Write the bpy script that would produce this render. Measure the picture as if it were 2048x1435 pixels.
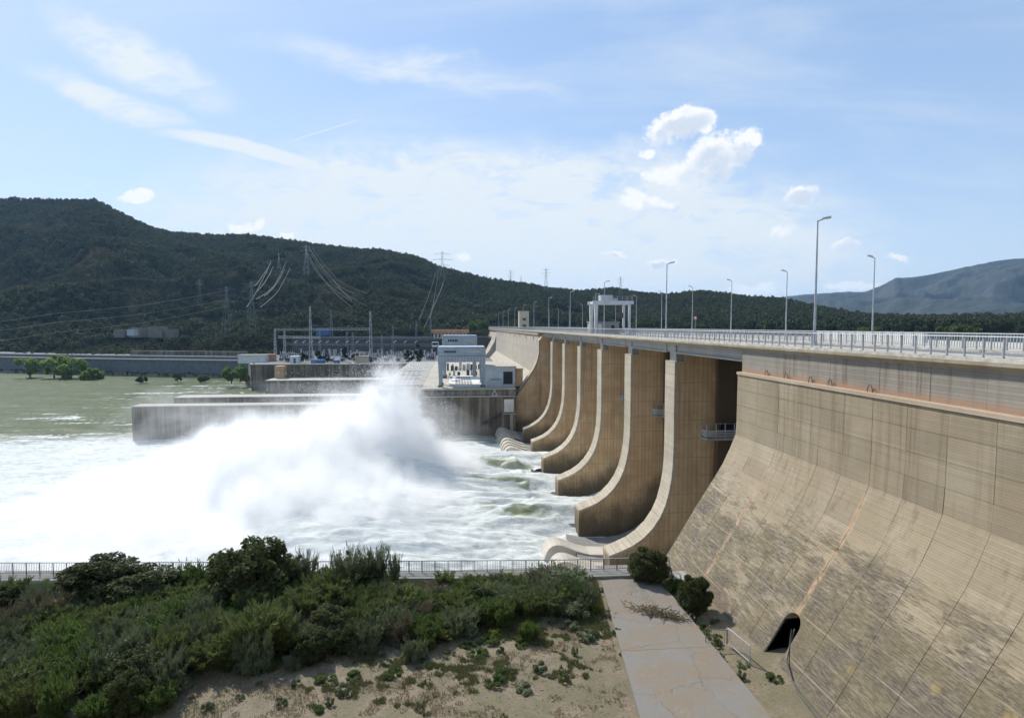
import bpy, math, random
import numpy as np
from mathutils import Vector, Matrix
random.seed(7); rng = np.random.default_rng(7)
R = math.radians
for o in list(bpy.data.objects): bpy.data.objects.remove(o)
SC = bpy.context.scene; COL = SC.collection

# ---------------------------------------------------------------- camera, light, exposure
# x = upstream, -x = downstream, +y = along the dam crest away from the camera, z = 0 at eye height
F = 1200.6; PHI = R(5.1); PIT = math.atan(69.5 / F)
cd = bpy.data.cameras.new('camera'); cam = bpy.data.objects.new('camera', cd); COL.objects.link(cam)
cd.sensor_width = 36; cd.lens = F / 2048 * 36; cd.shift_x = 9.5 / 2048; cd.shift_y = 3 / 2048
cd.clip_start = .5; cd.clip_end = 30000
cam.rotation_euler = (R(90) - PIT, 0, -PHI)
SC.camera = cam
SUN_AZ = R(-33); SUN_EL = R(44)          # azimuth measured from +y towards +x
sd = Vector((math.sin(SUN_AZ) * math.cos(SUN_EL), math.cos(SUN_AZ) * math.cos(SUN_EL), math.sin(SUN_EL)))
sl = bpy.data.lights.new('sun', 'SUN'); sl.energy = 4.6; sl.angle = R(.53); sl.color = (1, .95, .87)
so = bpy.data.objects.new('sun', sl); COL.objects.link(so); so.rotation_euler = (-sd).to_track_quat('-Z', 'Y').to_euler()
so.location = (0, 0, 400)
SC.view_settings.view_transform = 'Standard'; SC.view_settings.look = 'None'
SC.view_settings.exposure = 0.15; SC.view_settings.gamma = 1; SC.view_settings.use_curve_mapping = False
SC.cycles.max_bounces = 8; SC.cycles.diffuse_bounces = 3; SC.cycles.glossy_bounces = 2
SC.cycles.transmission_bounces = 4; SC.cycles.volume_bounces = 6; SC.cycles.transparent_max_bounces = 8
SC.cycles.volume_step_rate = 0.3; SC.cycles.volume_max_steps = 96
SC.cycles.use_denoising = True; SC.cycles.use_adaptive_sampling = True; SC.cycles.adaptive_threshold = .03; SC.cycles.adaptive_min_samples = 20

# ---------------------------------------------------------------- node helper
class NT:
    def __init__(s, tree): s.t = tree; s.n = tree.nodes; s.l = tree.links
    def new(s, typ, ins=None, **kw):
        n = s.n.new(typ)
        for k, v in kw.items(): setattr(n, k, v)
        for k, v in (ins or {}).items():
            if hasattr(v, 'links') or isinstance(v, bpy.types.NodeSocket): s.l.new(v, n.inputs[k])
            else: n.inputs[k].default_value = v
        return n
    def m(s, op, a, b=None, c=None, clamp=False):
        n = s.n.new('ShaderNodeMath'); n.operation = op; n.use_clamp = clamp
        for i, v in enumerate((a, b, c)):
            if v is None: continue
            if isinstance(v, bpy.types.NodeSocket): s.l.new(v, n.inputs[i])
            else: n.inputs[i].default_value = v
        return n.outputs[0]
    def mix(s, f, a, b, mode='MIX'):
        n = s.n.new('ShaderNodeMix'); n.data_type = 'RGBA'; n.blend_type = mode; n.clamp_factor = True
        for i, v in ((0, f), (6, a), (7, b)):
            if isinstance(v, bpy.types.NodeSocket): s.l.new(v, n.inputs[i])
            else: n.inputs[i].default_value = v if i == 0 else (*v[:3], 1)
        return n.outputs[2]
    def noise(s, vec, scale, detail=4, rough=.6, dist=0, out=0, dims='3D'):
        n = s.n.new('ShaderNodeTexNoise'); n.noise_dimensions = dims
        n.inputs['Scale'].default_value = scale; n.inputs['Detail'].default_value = detail
        n.inputs['Roughness'].default_value = rough; n.inputs['Distortion'].default_value = dist
        if vec is not None: s.l.new(vec, n.inputs['Vector'])
        return n.outputs[out]
    def ramp(s, f, a, b):
        n = s.n.new('ShaderNodeMapRange'); n.interpolation_type = 'SMOOTHSTEP'
        s.l.new(f, n.inputs[0]); n.inputs[1].default_value = a; n.inputs[2].default_value = b
        return n.outputs[0]
    def scale(s, vec, sc, loc=(0, 0, 0), rot=(0, 0, 0)):
        n = s.n.new('ShaderNodeMapping'); s.l.new(vec, n.inputs[0])
        n.inputs['Location'].default_value = loc; n.inputs['Rotation'].default_value = rot; n.inputs['Scale'].default_value = sc
        return n.outputs[0]

def mat(name):
    m = bpy.data.materials.new(name); m.use_nodes = True
    t = NT(m.node_tree); b = t.n['Principled BSDF']
    b.inputs['Roughness'].default_value = .85
    return m, t, b
def pos(t): return t.new('ShaderNodeNewGeometry').outputs['Position']
def bump(t, b, h, strength=.3, dist=.05):
    n = t.new('ShaderNodeBump', {'Height': h}); n.inputs['Strength'].default_value = strength; n.inputs['Distance'].default_value = dist
    t.l.new(n.outputs[0], b.inputs['Normal'])

def simple(name, col, rough=.7, var=.15, scale=1.5, metal=0):
    m, t, b = mat(name)
    n = t.noise(pos(t), scale, 5)
    d = [c * (1 - var * 1.5) for c in col]; h = [min(1, c * (1 + var)) for c in col]
    t.l.new(t.mix(t.ramp(n, .3, .7), d, h), b.inputs['Base Color'])
    b.inputs['Roughness'].default_value = rough; b.inputs['Metallic'].default_value = metal
    return m

# ---------------------------------------------------------------- world: physical sky, thin cirrus, small cumulus
W = bpy.data.worlds.new('World'); SC.world = W; W.use_nodes = True
def world():
    t = NT(W.node_tree); bg = t.n['Background']
    sky = t.new('ShaderNodeTexSky', sky_type='NISHITA', sun_disc=False)
    sky.sun_elevation = SUN_EL; sky.sun_rotation = SUN_AZ; sky.air_density = 1.0; sky.dust_density = .45; sky.ozone_density = 1.6
    sky.altitude = 100
    d = t.new('ShaderNodeTexCoord').outputs['Generated']
    # direction turned so that the y axis is the dam direction's bearing used for the clouds
    rot = t.scale(d, (1, 1, 1), rot=(0, 0, PHI))
    sp = t.new('ShaderNodeSeparateXYZ', {0: rot}).outputs
    fwd = t.m('MAXIMUM', sp[1], .02)
    u = t.m('DIVIDE', sp[0], fwd); v = t.m('DIVIDE', sp[2], fwd)
    front = t.ramp(sp[1], .05, .25)
    el = t.m('MAXIMUM', sp[2], 0.0)
    # high cirrus veil on a flat layer
    den = t.m('ADD', el, .13)
    lay = t.new('ShaderNodeCombineXYZ', {0: t.m('DIVIDE', sp[0], den), 1: t.m('DIVIDE', sp[1], den)}).outputs[0]
    c1 = t.noise(t.scale(lay, (.55, 1.5, 1), rot=(0, 0, R(62))), 1.1, 6, .62, .6)
    c2 = t.noise(t.scale(lay, (.25, .5, 1), loc=(3.3, 1.1, 0), rot=(0, 0, R(62))), .9, 4, .5, .3)
    veil = t.m('MULTIPLY', t.ramp(c1, .42, .78), t.ramp(c2, .36, .64))
    veil = t.m('MULTIPLY', veil, .72)
    uv = t.new('ShaderNodeCombineXYZ', {0: u, 1: v}).outputs[0]
    nz = t.noise(uv, 22, 4, .62, 0, 1)
    nsep = t.new('ShaderNodeSeparateColor', {0: nz}).outputs
    nz2 = t.noise(uv, 5, 5, .6, 0, 1)
    n2 = t.new('ShaderNodeSeparateColor', {0: nz2}).outputs
    uu = t.m('ADD', u, t.m('MULTIPLY', t.m('SUBTRACT', nsep[0], .5), .050))
    vv = t.m('ADD', v, t.m('MULTIPLY', t.m('SUBTRACT', nsep[1], .5), .036))
    uvw = t.new('ShaderNodeCombineXYZ', {0: uu, 1: vv}).outputs[0]
    def ell(cx, cy, rx, ry, ang, U=None, V=None):
        vec = uvw if U is None else t.new('ShaderNodeCombineXYZ', {0: U, 1: V}).outputs[0]
        mp = t.new('ShaderNodeMapping', {0: vec}, vector_type='TEXTURE')
        mp.inputs['Location'].default_value = (cx, cy, 0); mp.inputs['Rotation'].default_value = (0, 0, ang); mp.inputs['Scale'].default_value = (rx, ry, 1)
        vm = t.n.new('ShaderNodeVectorMath'); vm.operation = 'DOT_PRODUCT'; t.l.new(mp.outputs[0], vm.inputs[0]); t.l.new(mp.outputs[0], vm.inputs[1])
        return t.m('SUBTRACT', 1, vm.outputs['Value'])
    P = lambda x, y: ((x - 1014.5) / F, (651 - y) / F)
    # (x, y, rx, ry, tilt deg) of each small cumulus, as bearings
    cum = [(1350, 258, 72, 30, 25), (1392, 245, 36, 26, -20), (1420, 322, 95, 42, 22), (1345, 352, 60, 20, 5), (1480, 280, 40, 22, 15),
           (1262, 402, 34, 18, -8), (1315, 410, 38, 10, -8), (1590, 396, 36, 17, 5), (1562, 468, 32, 14, 8), (1680, 489, 34, 9, 0),
           (1222, 512, 21, 9, 0), (1325, 525, 38, 8, 2), (1792, 520, 28, 9, 0), (286, 399, 34, 11, 5), (490, 457, 24, 9, 0), (524, 452, 20, 9, 20),
           (580, 470, 18, 6, 0), (928, 514, 22, 10, 0), (1518, 580, 62, 14, 0), (1700, 572, 60, 11, 0), (1288, 316, 18, 9, 10)]
    fl = t.noise(uv, 48, 5, .68); fl2 = t.noise(uv, 17, 4, .6)
    acc = None; acs = None
    for (x, y, rx, ry, an) in cum:
        cx, cy = P(x, y)
        e = ell(cx, cy, rx / F * 1.06, ry / F * 1.1, R(an))
        acc = e if acc is None else t.m('MAXIMUM', acc, e)
    for (x, y, rx, ry, an) in [cum[0], cum[2], cum[7], cum[8], cum[9], cum[11], cum[10]]:
        cx, cy = P(x + .08 * rx, y + .34 * ry)
        e = ell(cx, cy, rx / F * 1.0, ry / F * .85, R(an))
        acs = e if acs is None else t.m('MAXIMUM', acs, e)
    accn = t.m('ADD', acc, t.m('ADD', t.m('MULTIPLY', t.m('SUBTRACT', fl, .5), 2.4), t.m('MULTIPLY', t.m('SUBTRACT', fl2, .5), 2.2)))
    cm = t.m('MULTIPLY', t.ramp(accn, -.1, .8), front)
    sh = t.m('MULTIPLY', t.ramp(acs, -.1, .7), t.ramp(fl2, .3, .6))
    # broad bright cirrus bank and a long wisp, plus vapour trails
    uw = t.m('ADD', u, t.m('MULTIPLY', t.m('SUBTRACT', n2[0], .5), .26)); vw = t.m('ADD', v, t.m('MULTIPLY', t.m('SUBTRACT', n2[1], .5), .13))
    def soft(e, a=0., b=1.): return t.ramp(e, a, b)
    bank = soft(ell(*P(960, 545), .66, .21, 0, uw, vw), -.45, .7)
    bank2 = soft(ell(*P(850, 405), .20, .075, R(-12), uw, vw), -.4, .7)
    bow = t.m('MULTIPLY', t.m('MULTIPLY', t.m('SUBTRACT', u, -.58), t.m('SUBTRACT', u, -.26)), -.45)
    uw2 = t.m('ADD', u, t.m('MULTIPLY', t.m('SUBTRACT', n2[0], .5), .04)); vw2 = t.m('SUBTRACT', t.m('ADD', v, t.m('MULTIPLY', t.m('SUBTRACT', n2[1], .5), .03)), bow)
    wisp = soft(ell(*P(520, 322), .18, .015, R(-13.5), uw2, vw2), -.2, .9)
    uw3 = t.m('ADD', u, t.m('MULTIPLY', t.m('SUBTRACT', n2[0], .5), .16)); vw3 = t.m('ADD', v, t.m('MULTIPLY', t.m('SUBTRACT', n2[1], .5), .09))
    w2 = soft(ell(*P(250, 215), .17, .026, R(-20), uw3, vw3), -.3, 1.2)
    w3 = soft(ell(*P(300, 130), .20, .05, R(-25), uw3, vw3), -.3, 1.3)
    w4 = soft(ell(*P(830, 150), .30, .032, R(-10), uw3, vw3), -.3, 1.5)
    tr1 = soft(ell(*P(655, 270), .095, .0016, R(17), u, v), 0, .8)
    tr2 = soft(ell(*P(178, 381), .03, .0016, R(27), u, v), 0, .8)
    tot = t.m('MULTIPLY', veil, .6)
    fine = t.noise(t.scale(uv, (1, 2.6, 1), rot=(0, 0, R(18))), 9, 6, .68, .4)
    ff = t.m('ADD', t.m('MULTIPLY', t.ramp(fine, .3, .66), .75), .25)
    for e, k in ((bank, 1.75), (bank2, 1.5), (w2, 1.35), (w3, 1.35), (w4, 1.0)):
        kk = t.m('MULTIPLY', t.m('MULTIPLY', e, k), t.m('MULTIPLY', front, ff))
        tot = t.m('MAXIMUM', tot, kk)
    for e, k in ((wisp, 1.15), (tr1, .6), (tr2, .5)):
        tot = t.m('MAXIMUM', tot, t.m('MULTIPLY', t.m('MULTIPLY', e, k), front))
    # thin high haze brightening towards the horizon all round
    hz = t.m('MULTIPLY', t.m('POWER', t.m('SUBTRACT', 1, el), 6.5), .66)
    tot = t.m('ADD', t.m('MULTIPLY', tot, t.m('SUBTRACT', 1, hz)), hz)
    col = t.mix(1, sky.outputs[0], (1.25, 1.2, 1.25), 'MULTIPLY')
    col = t.mix(.45, col, (4.2, 6.4, 9.6))
    col = t.mix(tot, col, (7.6, 8.2, 8.6))
    cc = t.mix(t.m('MULTIPLY', sh, .8), (9.3, 9.35, 9.4), (5.6, 6.5, 7.7))
    col = t.mix(cm, col, cc)
    t.l.new(col, bg.inputs['Color']); bg.inputs['Strength'].default_value = .1
world()
W.cycles.sampling_method = 'MANUAL'; W.cycles.sample_map_resolution = 256

# ---------------------------------------------------------------- geometry helpers
def tag(o, label=None, cat=None, group=None, kind=None):
    if label: o['label'] = label
    if cat: o['category'] = cat
    if group: o['group'] = group
    if kind: o['kind'] = kind
    return o
def link(o, parent=None):
    COL.objects.link(o)
    if parent is not None: o.parent = parent
    return o
def empty(name, loc=(0, 0, 0), rz=0):
    o = bpy.data.objects.new(name, None); o.location = loc; o.rotation_euler = (0, 0, rz); o.empty_display_size = .5
    COL.objects.link(o); return o
def copy_tree(o, parent=None):
    c = o.copy(); link(c, parent)
    for ch in list(o.children): copy_tree(ch, c)
    return c
def fastmesh(name, V, Fq, mat=None, smooth=False):
    V = np.asarray(V, dtype=np.float32).reshape(-1, 3); Fq = np.asarray(Fq, dtype=np.int32)
    k = Fq.shape[1]; me = bpy.data.meshes.new(name)
    me.vertices.add(len(V)); me.vertices.foreach_set('co', V.ravel())
    me.loops.add(Fq.size); me.loops.foreach_set('vertex_index', Fq.ravel())
    me.polygons.add(len(Fq)); me.polygons.foreach_set('loop_start', np.arange(0, Fq.size, k, dtype=np.int32))
    if smooth: me.polygons.foreach_set('use_smooth', np.ones(len(Fq), dtype=bool))
    me.update(calc_edges=True); me.validate()
    if mat: me.materials.append(mat)
    return me
def mobj(name, me, parent=None, loc=None):
    o = bpy.data.objects.new(name, me); link(o, parent)
    if loc is not None: o.location = loc
    return o
class MB:
    def __init__(s): s.v = []; s.f = []
    def add(s, vs, fs):
        n = len(s.v); s.v += [tuple(v) for v in vs]; s.f += [tuple(i + n for i in f) for f in fs]; return s
    def box(s, a, b):
        x0, y0, z0 = a; x1, y1, z1 = b
        x0, x1 = min(x0, x1), max(x0, x1); y0, y1 = min(y0, y1), max(y0, y1); z0, z1 = min(z0, z1), max(z0, z1)
        return s.add([(x0, y0, z0), (x1, y0, z0), (x1, y1, z0), (x0, y1, z0), (x0, y0, z1), (x1, y0, z1), (x1, y1, z1), (x0, y1, z1)],
                     [(0, 3, 2, 1), (4, 5, 6, 7), (0, 1, 5, 4), (1, 2, 6, 5), (2, 3, 7, 6), (3, 0, 4, 7)])
    def prism(s, prof, y0, y1):            # closed profile in (x, z) pulled along y
        n = len(prof)
        vs = [(x, y0, z) for x, z in prof] + [(x, y1, z) for x, z in prof]
        fs = [tuple(range(n)), tuple(range(2 * n - 1, n - 1, -1))] + [(i, i + n, (i + 1) % n + n, (i + 1) % n) for i in range(n)]
        return s.add(vs, fs)
    def vprism(s, poly, z0, z1):           # closed plan polygon pulled up
        n = len(poly)
        vs = [(x, y, z0) for x, y in poly] + [(x, y, z1) for x, y in poly]
        fs = [tuple(range(n - 1, -1, -1)), tuple(range(n, 2 * n))] + [(i, (i + 1) % n, (i + 1) % n + n, i + n) for i in range(n)]
        return s.add(vs, fs)
    def bar(s, a, b, w, h=None, n=4, w2=None):
        a = Vector(a); b = Vector(b); d = (b - a)
        if d.length < 1e-6: return s
        d.normalize(); up = Vector((0, 0, 1)) if abs(d.z) < .95 else Vector((1, 0, 0))
        sx = d.cross(up).normalized(); sy = sx.cross(d).normalized()
        h = h or w; w2 = w if w2 is None else w2; k = w2 / w
        vs = []
        for p, q in ((a, 1), (b, k)):
            for i in range(n):
                an = 2 * math.pi * (i + .5) / n; f = 1 / math.cos(math.pi / n) / 2
                vs.append(p + sx * math.cos(an) * w * f * q + sy * math.sin(an) * h * f * q)
        fs = [tuple(range(n))[::-1], tuple(range(n, 2 * n))] + [(i, (i + 1) % n, (i + 1) % n + n, i + n) for i in range(n)]
        return s.add(vs, fs)
    def poly(s, pts, w, n=4):
        for a, b in zip(pts, pts[1:]): s.bar(a, b, w, n=n)
        return s
    def build(s, name, mat, parent=None, smooth=False, loc=None, bev=0):
        me = bpy.data.meshes.new(name); me.from_pydata(s.v, [], s.f); me.update()
        if mat: me.materials.append(mat)
        if smooth:
            for p in me.polygons: p.use_smooth = True
        o = mobj(name, me, parent, loc)
        if bev:
            md = o.modifiers.new('bevel', 'BEVEL'); md.width = bev; md.segments = 1; md.limit_method = 'ANGLE'
        return o

# value noise in numpy
def _hash(ix, iy, sd):
    h = (ix * 374761393 + iy * 668265263 + sd * 974634777) & 0xffffffff
    h = ((h ^ (h >> 13)) * 1274126177) & 0xffffffff
    return ((h ^ (h >> 16)) & 0xffff) / 65535.0
def vnoise(x, y, sd=0):
    xi = np.floor(x).astype(np.int64); yi = np.floor(y).astype(np.int64); fx = x - xi; fy = y - yi
    fx = fx * fx * fx * (fx * (fx * 6 - 15) + 10); fy = fy * fy * fy * (fy * (fy * 6 - 15) + 10)
    a = _hash(xi, yi, sd); b = _hash(xi + 1, yi, sd); c = _hash(xi, yi + 1, sd); d = _hash(xi + 1, yi + 1, sd)
    return (a * (1 - fx) + b * fx) * (1 - fy) + (c * (1 - fx) + d * fx) * fy
def fbm(x, y, oct=5, sd=0, gain=.5):
    s = 0; a = 1; tot = 0
    for i in range(oct):
        s = s + a * vnoise(x * 2 ** i + i * 17.3, y * 2 ** i - i * 9.1, sd + i); tot += a; a *= gain
    return s / tot
def sstep(x, a, b):
    t = np.clip((x - a) / (b - a), 0, 1); return t * t * (3 - 2 * t)
def smax(a, b): return np.maximum(a, b)

# photo bearings -> directions of the place (used to survey hills, far gear)
_f = (math.sin(PHI) * math.cos(PIT), math.cos(PHI) * math.cos(PIT), -math.sin(PIT))
_r = (math.cos(PHI), -math.sin(PHI), 0)
_u = (math.sin(PHI) * math.sin(PIT), math.cos(PHI) * math.sin(PIT), math.cos(PIT))
def ray(x, y):
    a = (x - 1014.5) / F; b = -(y - 720.5) / F
    return [_f[i] + a * _r[i] + b * _u[i] for i in range(3)]
def atY(x, y, Y): d = ray(x, y); t = Y / d[1]; return Vector([t * c for c in d])
def azel(x, y):
    d = ray(x, y); return math.atan2(d[0], d[1]), d[2] / math.hypot(d[0], d[1])

# ---------------------------------------------------------------- materials
def concrete(name, c1, c2, stain, amt=.5, boards='z', board=.16, moss=0, mosscol=(.105, .09, .045), streak=True, lift=0, sk=1.6, splash_shade=0, band=None, objvar=0, bstr=.35, wet=None, cols=None):
    m, t, b = mat(name); p = pos(t); sp = t.new('ShaderNodeSeparateXYZ', {0: p}).outputs
    n1 = t.noise(p, .35, 6, .6); n2 = t.noise(p, 3.0, 5, .65)
    col = t.mix(t.ramp(n1, .3, .7), c1, c2)
    if objvar:
        oi = t.new('ShaderNodeObjectInfo').outputs['Random']
        col = t.mix(t.m('MULTIPLY', oi, objvar), col, [c * .66 for c in c1])
        r2 = t.m('FRACT', t.m('MULTIPLY', oi, 7.31))
        col = t.mix(t.m('MULTIPLY', r2, objvar * .6), col, (c2[0] * 1.1, c2[1] * 1.02, c2[2] * .86))
    if lift:
        lf = t.m('GREATER_THAN', t.m('FRACT', t.m('DIVIDE', t.m('ADD', sp[2], t.m('MULTIPLY', n2, .06)), lift)), .965)
        col = t.mix(t.m('MULTIPLY', t.m('MULTIPLY', lf, .65), t.ramp(n1, .3, .6)), col, [c * .45 for c in c1])
    ax = {'z': 2, 'x': 0, 'y': 1}[boards]
    zz = t.m('ADD', sp[ax], t.m('MULTIPLY', n1, .05))
    fr = t.m('FRACT', t.m('DIVIDE', zz, board)); bid = t.m('FLOOR', t.m('DIVIDE', zz, board))
    wn = t.new('ShaderNodeTexWhiteNoise', {'W': bid}, noise_dimensions='1D').outputs[0]
    col = t.mix(t.m('MULTIPLY', wn, .28), col, [c * .6 for c in c1])
    edge = t.m('GREATER_THAN', fr, .86)
    col = t.mix(t.m('MULTIPLY', edge, .42), col, [c * .35 for c in c1])
    if streak:
        lo_ = .40 if sk < 1 else .46
        s1 = t.noise(t.scale(p, (sk, sk, .07 * sk / 1.6)), 1.0, 6, .7)
        s2 = t.noise(t.scale(p, (.35, .35, .03)), 1.0, 3, .6)
        sf = t.m('MULTIPLY', t.ramp(s1, lo_, lo_ + (.14 if sk < 1 else .28)), t.ramp(s2, .35 if sk > 1 else .22, .62 if sk > 1 else .5))
        col = t.mix(t.m('MULTIPLY', sf, amt), col, stain)
    blot = t.ramp(n2, .55, .8); col = t.mix(t.m('MULTIPLY', blot, .3), col, [c * .55 for c in c1])
    if moss:
        low = t.ramp(sp[2], -11.5, -20.)
        g1 = t.noise(t.scale(p, (.22, .22, .75)), 1.0, 3, .6, .3)
        g2 = t.noise(t.scale(p, (1.2, .8, 6.5)), 1.0, 6, .78, .5)
        g3 = t.noise(t.scale(p, (2.5, 1.1, 11)), 1.6, 4, .8)
        k = t.m('ADD', t.m('MULTIPLY', g1, 1.15), t.m('MULTIPLY', low, .26))
        right = t.m('MULTIPLY', t.ramp(sp[1], 39.5, 35.), .24)
        k = t.m('ADD', k, t.m('MULTIPLY', right, low))
        mf = t.ramp(t.m('ADD', k, t.m('MULTIPLY', t.m('SUBTRACT', g2, .5), 1.7)), .56, .86)
        mf = t.m('MULTIPLY', mf, t.ramp(low, .02, .3))
        mf = t.m('MULTIPLY', mf, t.m('ADD', t.m('MULTIPLY', t.ramp(g3, .38, .6), .6), .4))
        mc = t.mix(t.ramp(t.noise(p, .5, 3), .4, .62), mosscol, (.075, .062, .048))
        mc = t.mix(t.ramp(t.noise(p, .9, 3), .62, .75), mc, (.22, .17, .05))
        col = t.mix(t.m('MULTIPLY', mf, moss), col, mc)
        for yj in (36.35, 47.65):      # seepage beside the two construction joints
            dj = t.m('ABSOLUTE', t.m('ADD', t.m('SUBTRACT', sp[1], yj), t.m('MULTIPLY', t.m('SUBTRACT', g1, .5), .5)))
            jj = t.m('MULTIPLY', t.ramp(dj, .34, .05), t.ramp(n2, .25, .55))
            jj = t.m('MULTIPLY', jj, t.ramp(t.noise(p, 1.3, 4, .7), .35, .6)); col = t.mix(t.m('MULTIPLY', t.m('MULTIPLY', jj, .9), t.ramp(sp[2], -7., -14.)), col, (.50, .33, .20))
        lj = t.m('ABSOLUTE', t.m('SUBTRACT', t.m('FRACT', t.m('DIVIDE', sp[2], 1.13)), .5))
        pale = t.m('MULTIPLY', t.ramp(lj, .06, .0), t.ramp(g1, .4, .6))
        col = t.mix(t.m('MULTIPLY', t.m('MULTIPLY', pale, low), .55), col, (.42, .36, .26))
    if band:
        z0, z1, bc = band
        bf = t.m('MULTIPLY', t.ramp(t.m('ADD', sp[2], t.m('MULTIPLY', t.m('SUBTRACT', n2, .5), .8)), z0, z1), .85)
        col = t.mix(bf, col, bc)
    if wet:
        z0, z1 = wet
        wz = t.m('ADD', sp[2], t.m('MULTIPLY', t.m('SUBTRACT', t.noise(t.scale(p, (.8, .8, .25)), 1, 5), .5), 5.))
        col = t.mix(t.m('MULTIPLY', t.ramp(wz, z0, z1), .8), col, [c * .22 for c in c1])
    if splash_shade:     # wet, algae-dark splash zone following the chute floor, with corner shade painted in
        dx_ = t.m('MAXIMUM', t.m('SUBTRACT', sp[0], 24.), 0.)
        zr = t.m('SUBTRACT', sp[2], t.m('SUBTRACT', t.m('MULTIPLY', t.m('MULTIPLY', dx_, dx_), .065), 33.3))
        sn = t.noise(t.scale(p, (.5, .5, .3)), 1.0, 6, .65); zr = t.m('ADD', zr, t.m('MULTIPLY', t.m('SUBTRACT', sn, .5), 7.))
        sc_ = t.mix(t.ramp(n2, .4, .6), (.06, .05, .035), (.10, .085, .05))
        col = t.mix(t.m('MULTIPLY', t.ramp(zr, 5.6, 1.8), .78), col, sc_)
        bl = t.noise(t.scale(p, (.16, .16, .10)), 1.0, 5, .6); col = t.mix(t.m('MULTIPLY', t.ramp(bl, .52, .68), .45), col, (.24, .20, .11))
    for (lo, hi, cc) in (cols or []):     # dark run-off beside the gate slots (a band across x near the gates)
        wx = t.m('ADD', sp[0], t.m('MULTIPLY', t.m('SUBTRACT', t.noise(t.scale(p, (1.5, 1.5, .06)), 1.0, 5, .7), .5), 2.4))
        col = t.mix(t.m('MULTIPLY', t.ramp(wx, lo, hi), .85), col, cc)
    t.l.new(col, b.inputs['Base Color'])
    h = t.m('ADD', t.m('MULTIPLY', t.m('SUBTRACT', 1, edge), .5), t.m('ADD', t.m('MULTIPLY', n2, .8), t.m('MULTIPLY', wn, .35)))
    bump(t, b, h, bstr, .04); b.inputs['Roughness'].default_value = .9
    return m
M = {}
M['panel'] = concrete('face_concrete', (.325, .26, .17), (.405, .34, .24), (.13, .09, .05), .7, moss=.97, objvar=.35, board=.145, bstr=.5)
M['upper'] = concrete('upper_concrete', (.25, .225, .185), (.33, .295, .24), (.11, .08, .05), .9, board=.2, band=(-3.75, -4.45, (.38, .21, .12)))
M['ledge'] = concrete('ledge_concrete', (.44, .34, .24), (.52, .42, .31), (.3, .18, .1), .4, streak=False)
M['pier'] = concrete('pier_concrete', (.50, .34, .18), (.62, .45, .26), (.30, .13, .045), .85, splash_shade=1, boards='x', board=.6, lift=2.4, wet=(-28., -34.), cols=[(32.9, 34.0, (.035, .026, .018))], bstr=.25)
M['nose'] = concrete('nose_concrete', (.42, .36, .27), (.52, .46, .36), (.24, .18, .11), .4, objvar=.35, board=.3)
M['grey'] = concrete('grey_concrete', (.33, .32, .29), (.42, .40, .36), (.18, .15, .11), .4, board=.25)
M['cornice'] = concrete('cornice_concrete', (.30, .25, .17), (.40, .35, .26), (.16, .12, .07), .7, board=.5)
M['far'] = concrete('intake_concrete', (.40, .35, .28), (.50, .45, .37), (.25, .2, .14), .6, board=.3)
M['guide'] = concrete('guide_wall_concrete', (.24, .20, .14), (.30, .255, .185), (.05, .042, .032), .75, sk=.55, board=.8, wet=(-30.5, -34))
M['chute'] = concrete('chute_concrete', (.24, .23, .215), (.30, .285, .26), (.12, .10, .08), .5, boards='y', board=.9)
M['tooth'] = concrete('bucket_concrete', (.50, .45, .37), (.58, .53, .45), (.3, .24, .18), .3, streak=False, boards='y', board=.7)
M['deck'] = concrete('deck_concrete', (.42, .38, .30), (.50, .46, .38), (.3, .25, .2), .2, streak=False, boards='y', board=3)
M['bank'] = concrete('bank_concrete', (.13, .14, .15), (.19, .19, .19), (.06, .055, .05), .6, board=1.2)
M['bank2'] = concrete('rock_face_stone', (.19, .17, .14), (.26, .23, .19), (.1, .08, .06), .6, board=2)
M['asphalt'] = simple('asphalt', (.16, .16, .16), .9, .25, .8)
M['kerb'] = simple('kerb_concrete', (.52, .48, .40), .9, .2, 2)
M['railpaint'] = simple('rail_grey_paint', (.36, .37, .38), .5, .12, 6)
M['railtop'] = simple('rail_top_aluminium', (.66, .67, .68), .45, .06, 3)
M['rust'] = simple('rusty_rail_steel', (.16, .13, .11), .7, .35, 8)
M['galv'] = simple('galvanised_steel', (.42, .43, .44), .5, .15, 1)
M['pylon'] = simple('pylon_steel', (.20, .22, .225), .6, .12, .3)
M['pylonw'] = simple('bright_pylon_steel', (.44, .44, .42), .6, .12, .3)
M['wire'] = simple('power_wire', (.30, .28, .25), .5, .1, .1)
M['bluegrey'] = simple('crane_blue_grey_paint', (.27, .32, .36), .55, .1, .6)
M['cranew'] = simple('crane_white_paint', (.55, .56, .56), .5, .08, .8)
M['white'] = simple('white_paint', (.70, .68, .63), .6, .08, .5)
M['hallgrey'] = simple('hall_shade_grey', (.42, .46, .50), .6, .08, .5)
M['cream'] = simple('cream_render', (.52, .44, .32), .8, .1, .7)
M['black'] = simple('dark_opening', (.012, .012, .014), .8, .2, 1)
M['glass'] = simple('dark_window_glass', (.03, .035, .04), .15, .2, 1)
M['blue'] = simple('blue_container_paint', (.05, .14, .32), .5, .15, 1)
M['orange'] = simple('terracotta_roof', (.50, .26, .15), .8, .2, .8)
M['equip'] = simple('grey_porcelain', (.62, .62, .60), .35, .12, 2)
M['dark_equip'] = simple('dark_switchgear', (.07, .065, .06), .6, .3, 1)
M['red'] = simple('sign_red', (.55, .03, .03), .4, .05, 2)
M['trunk'] = simple('bark', (.10, .075, .05), .95, .3, 3)
M['lamp'] = simple('lamp_housing', (.50, .46, .38), .5, .1, 4)

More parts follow.
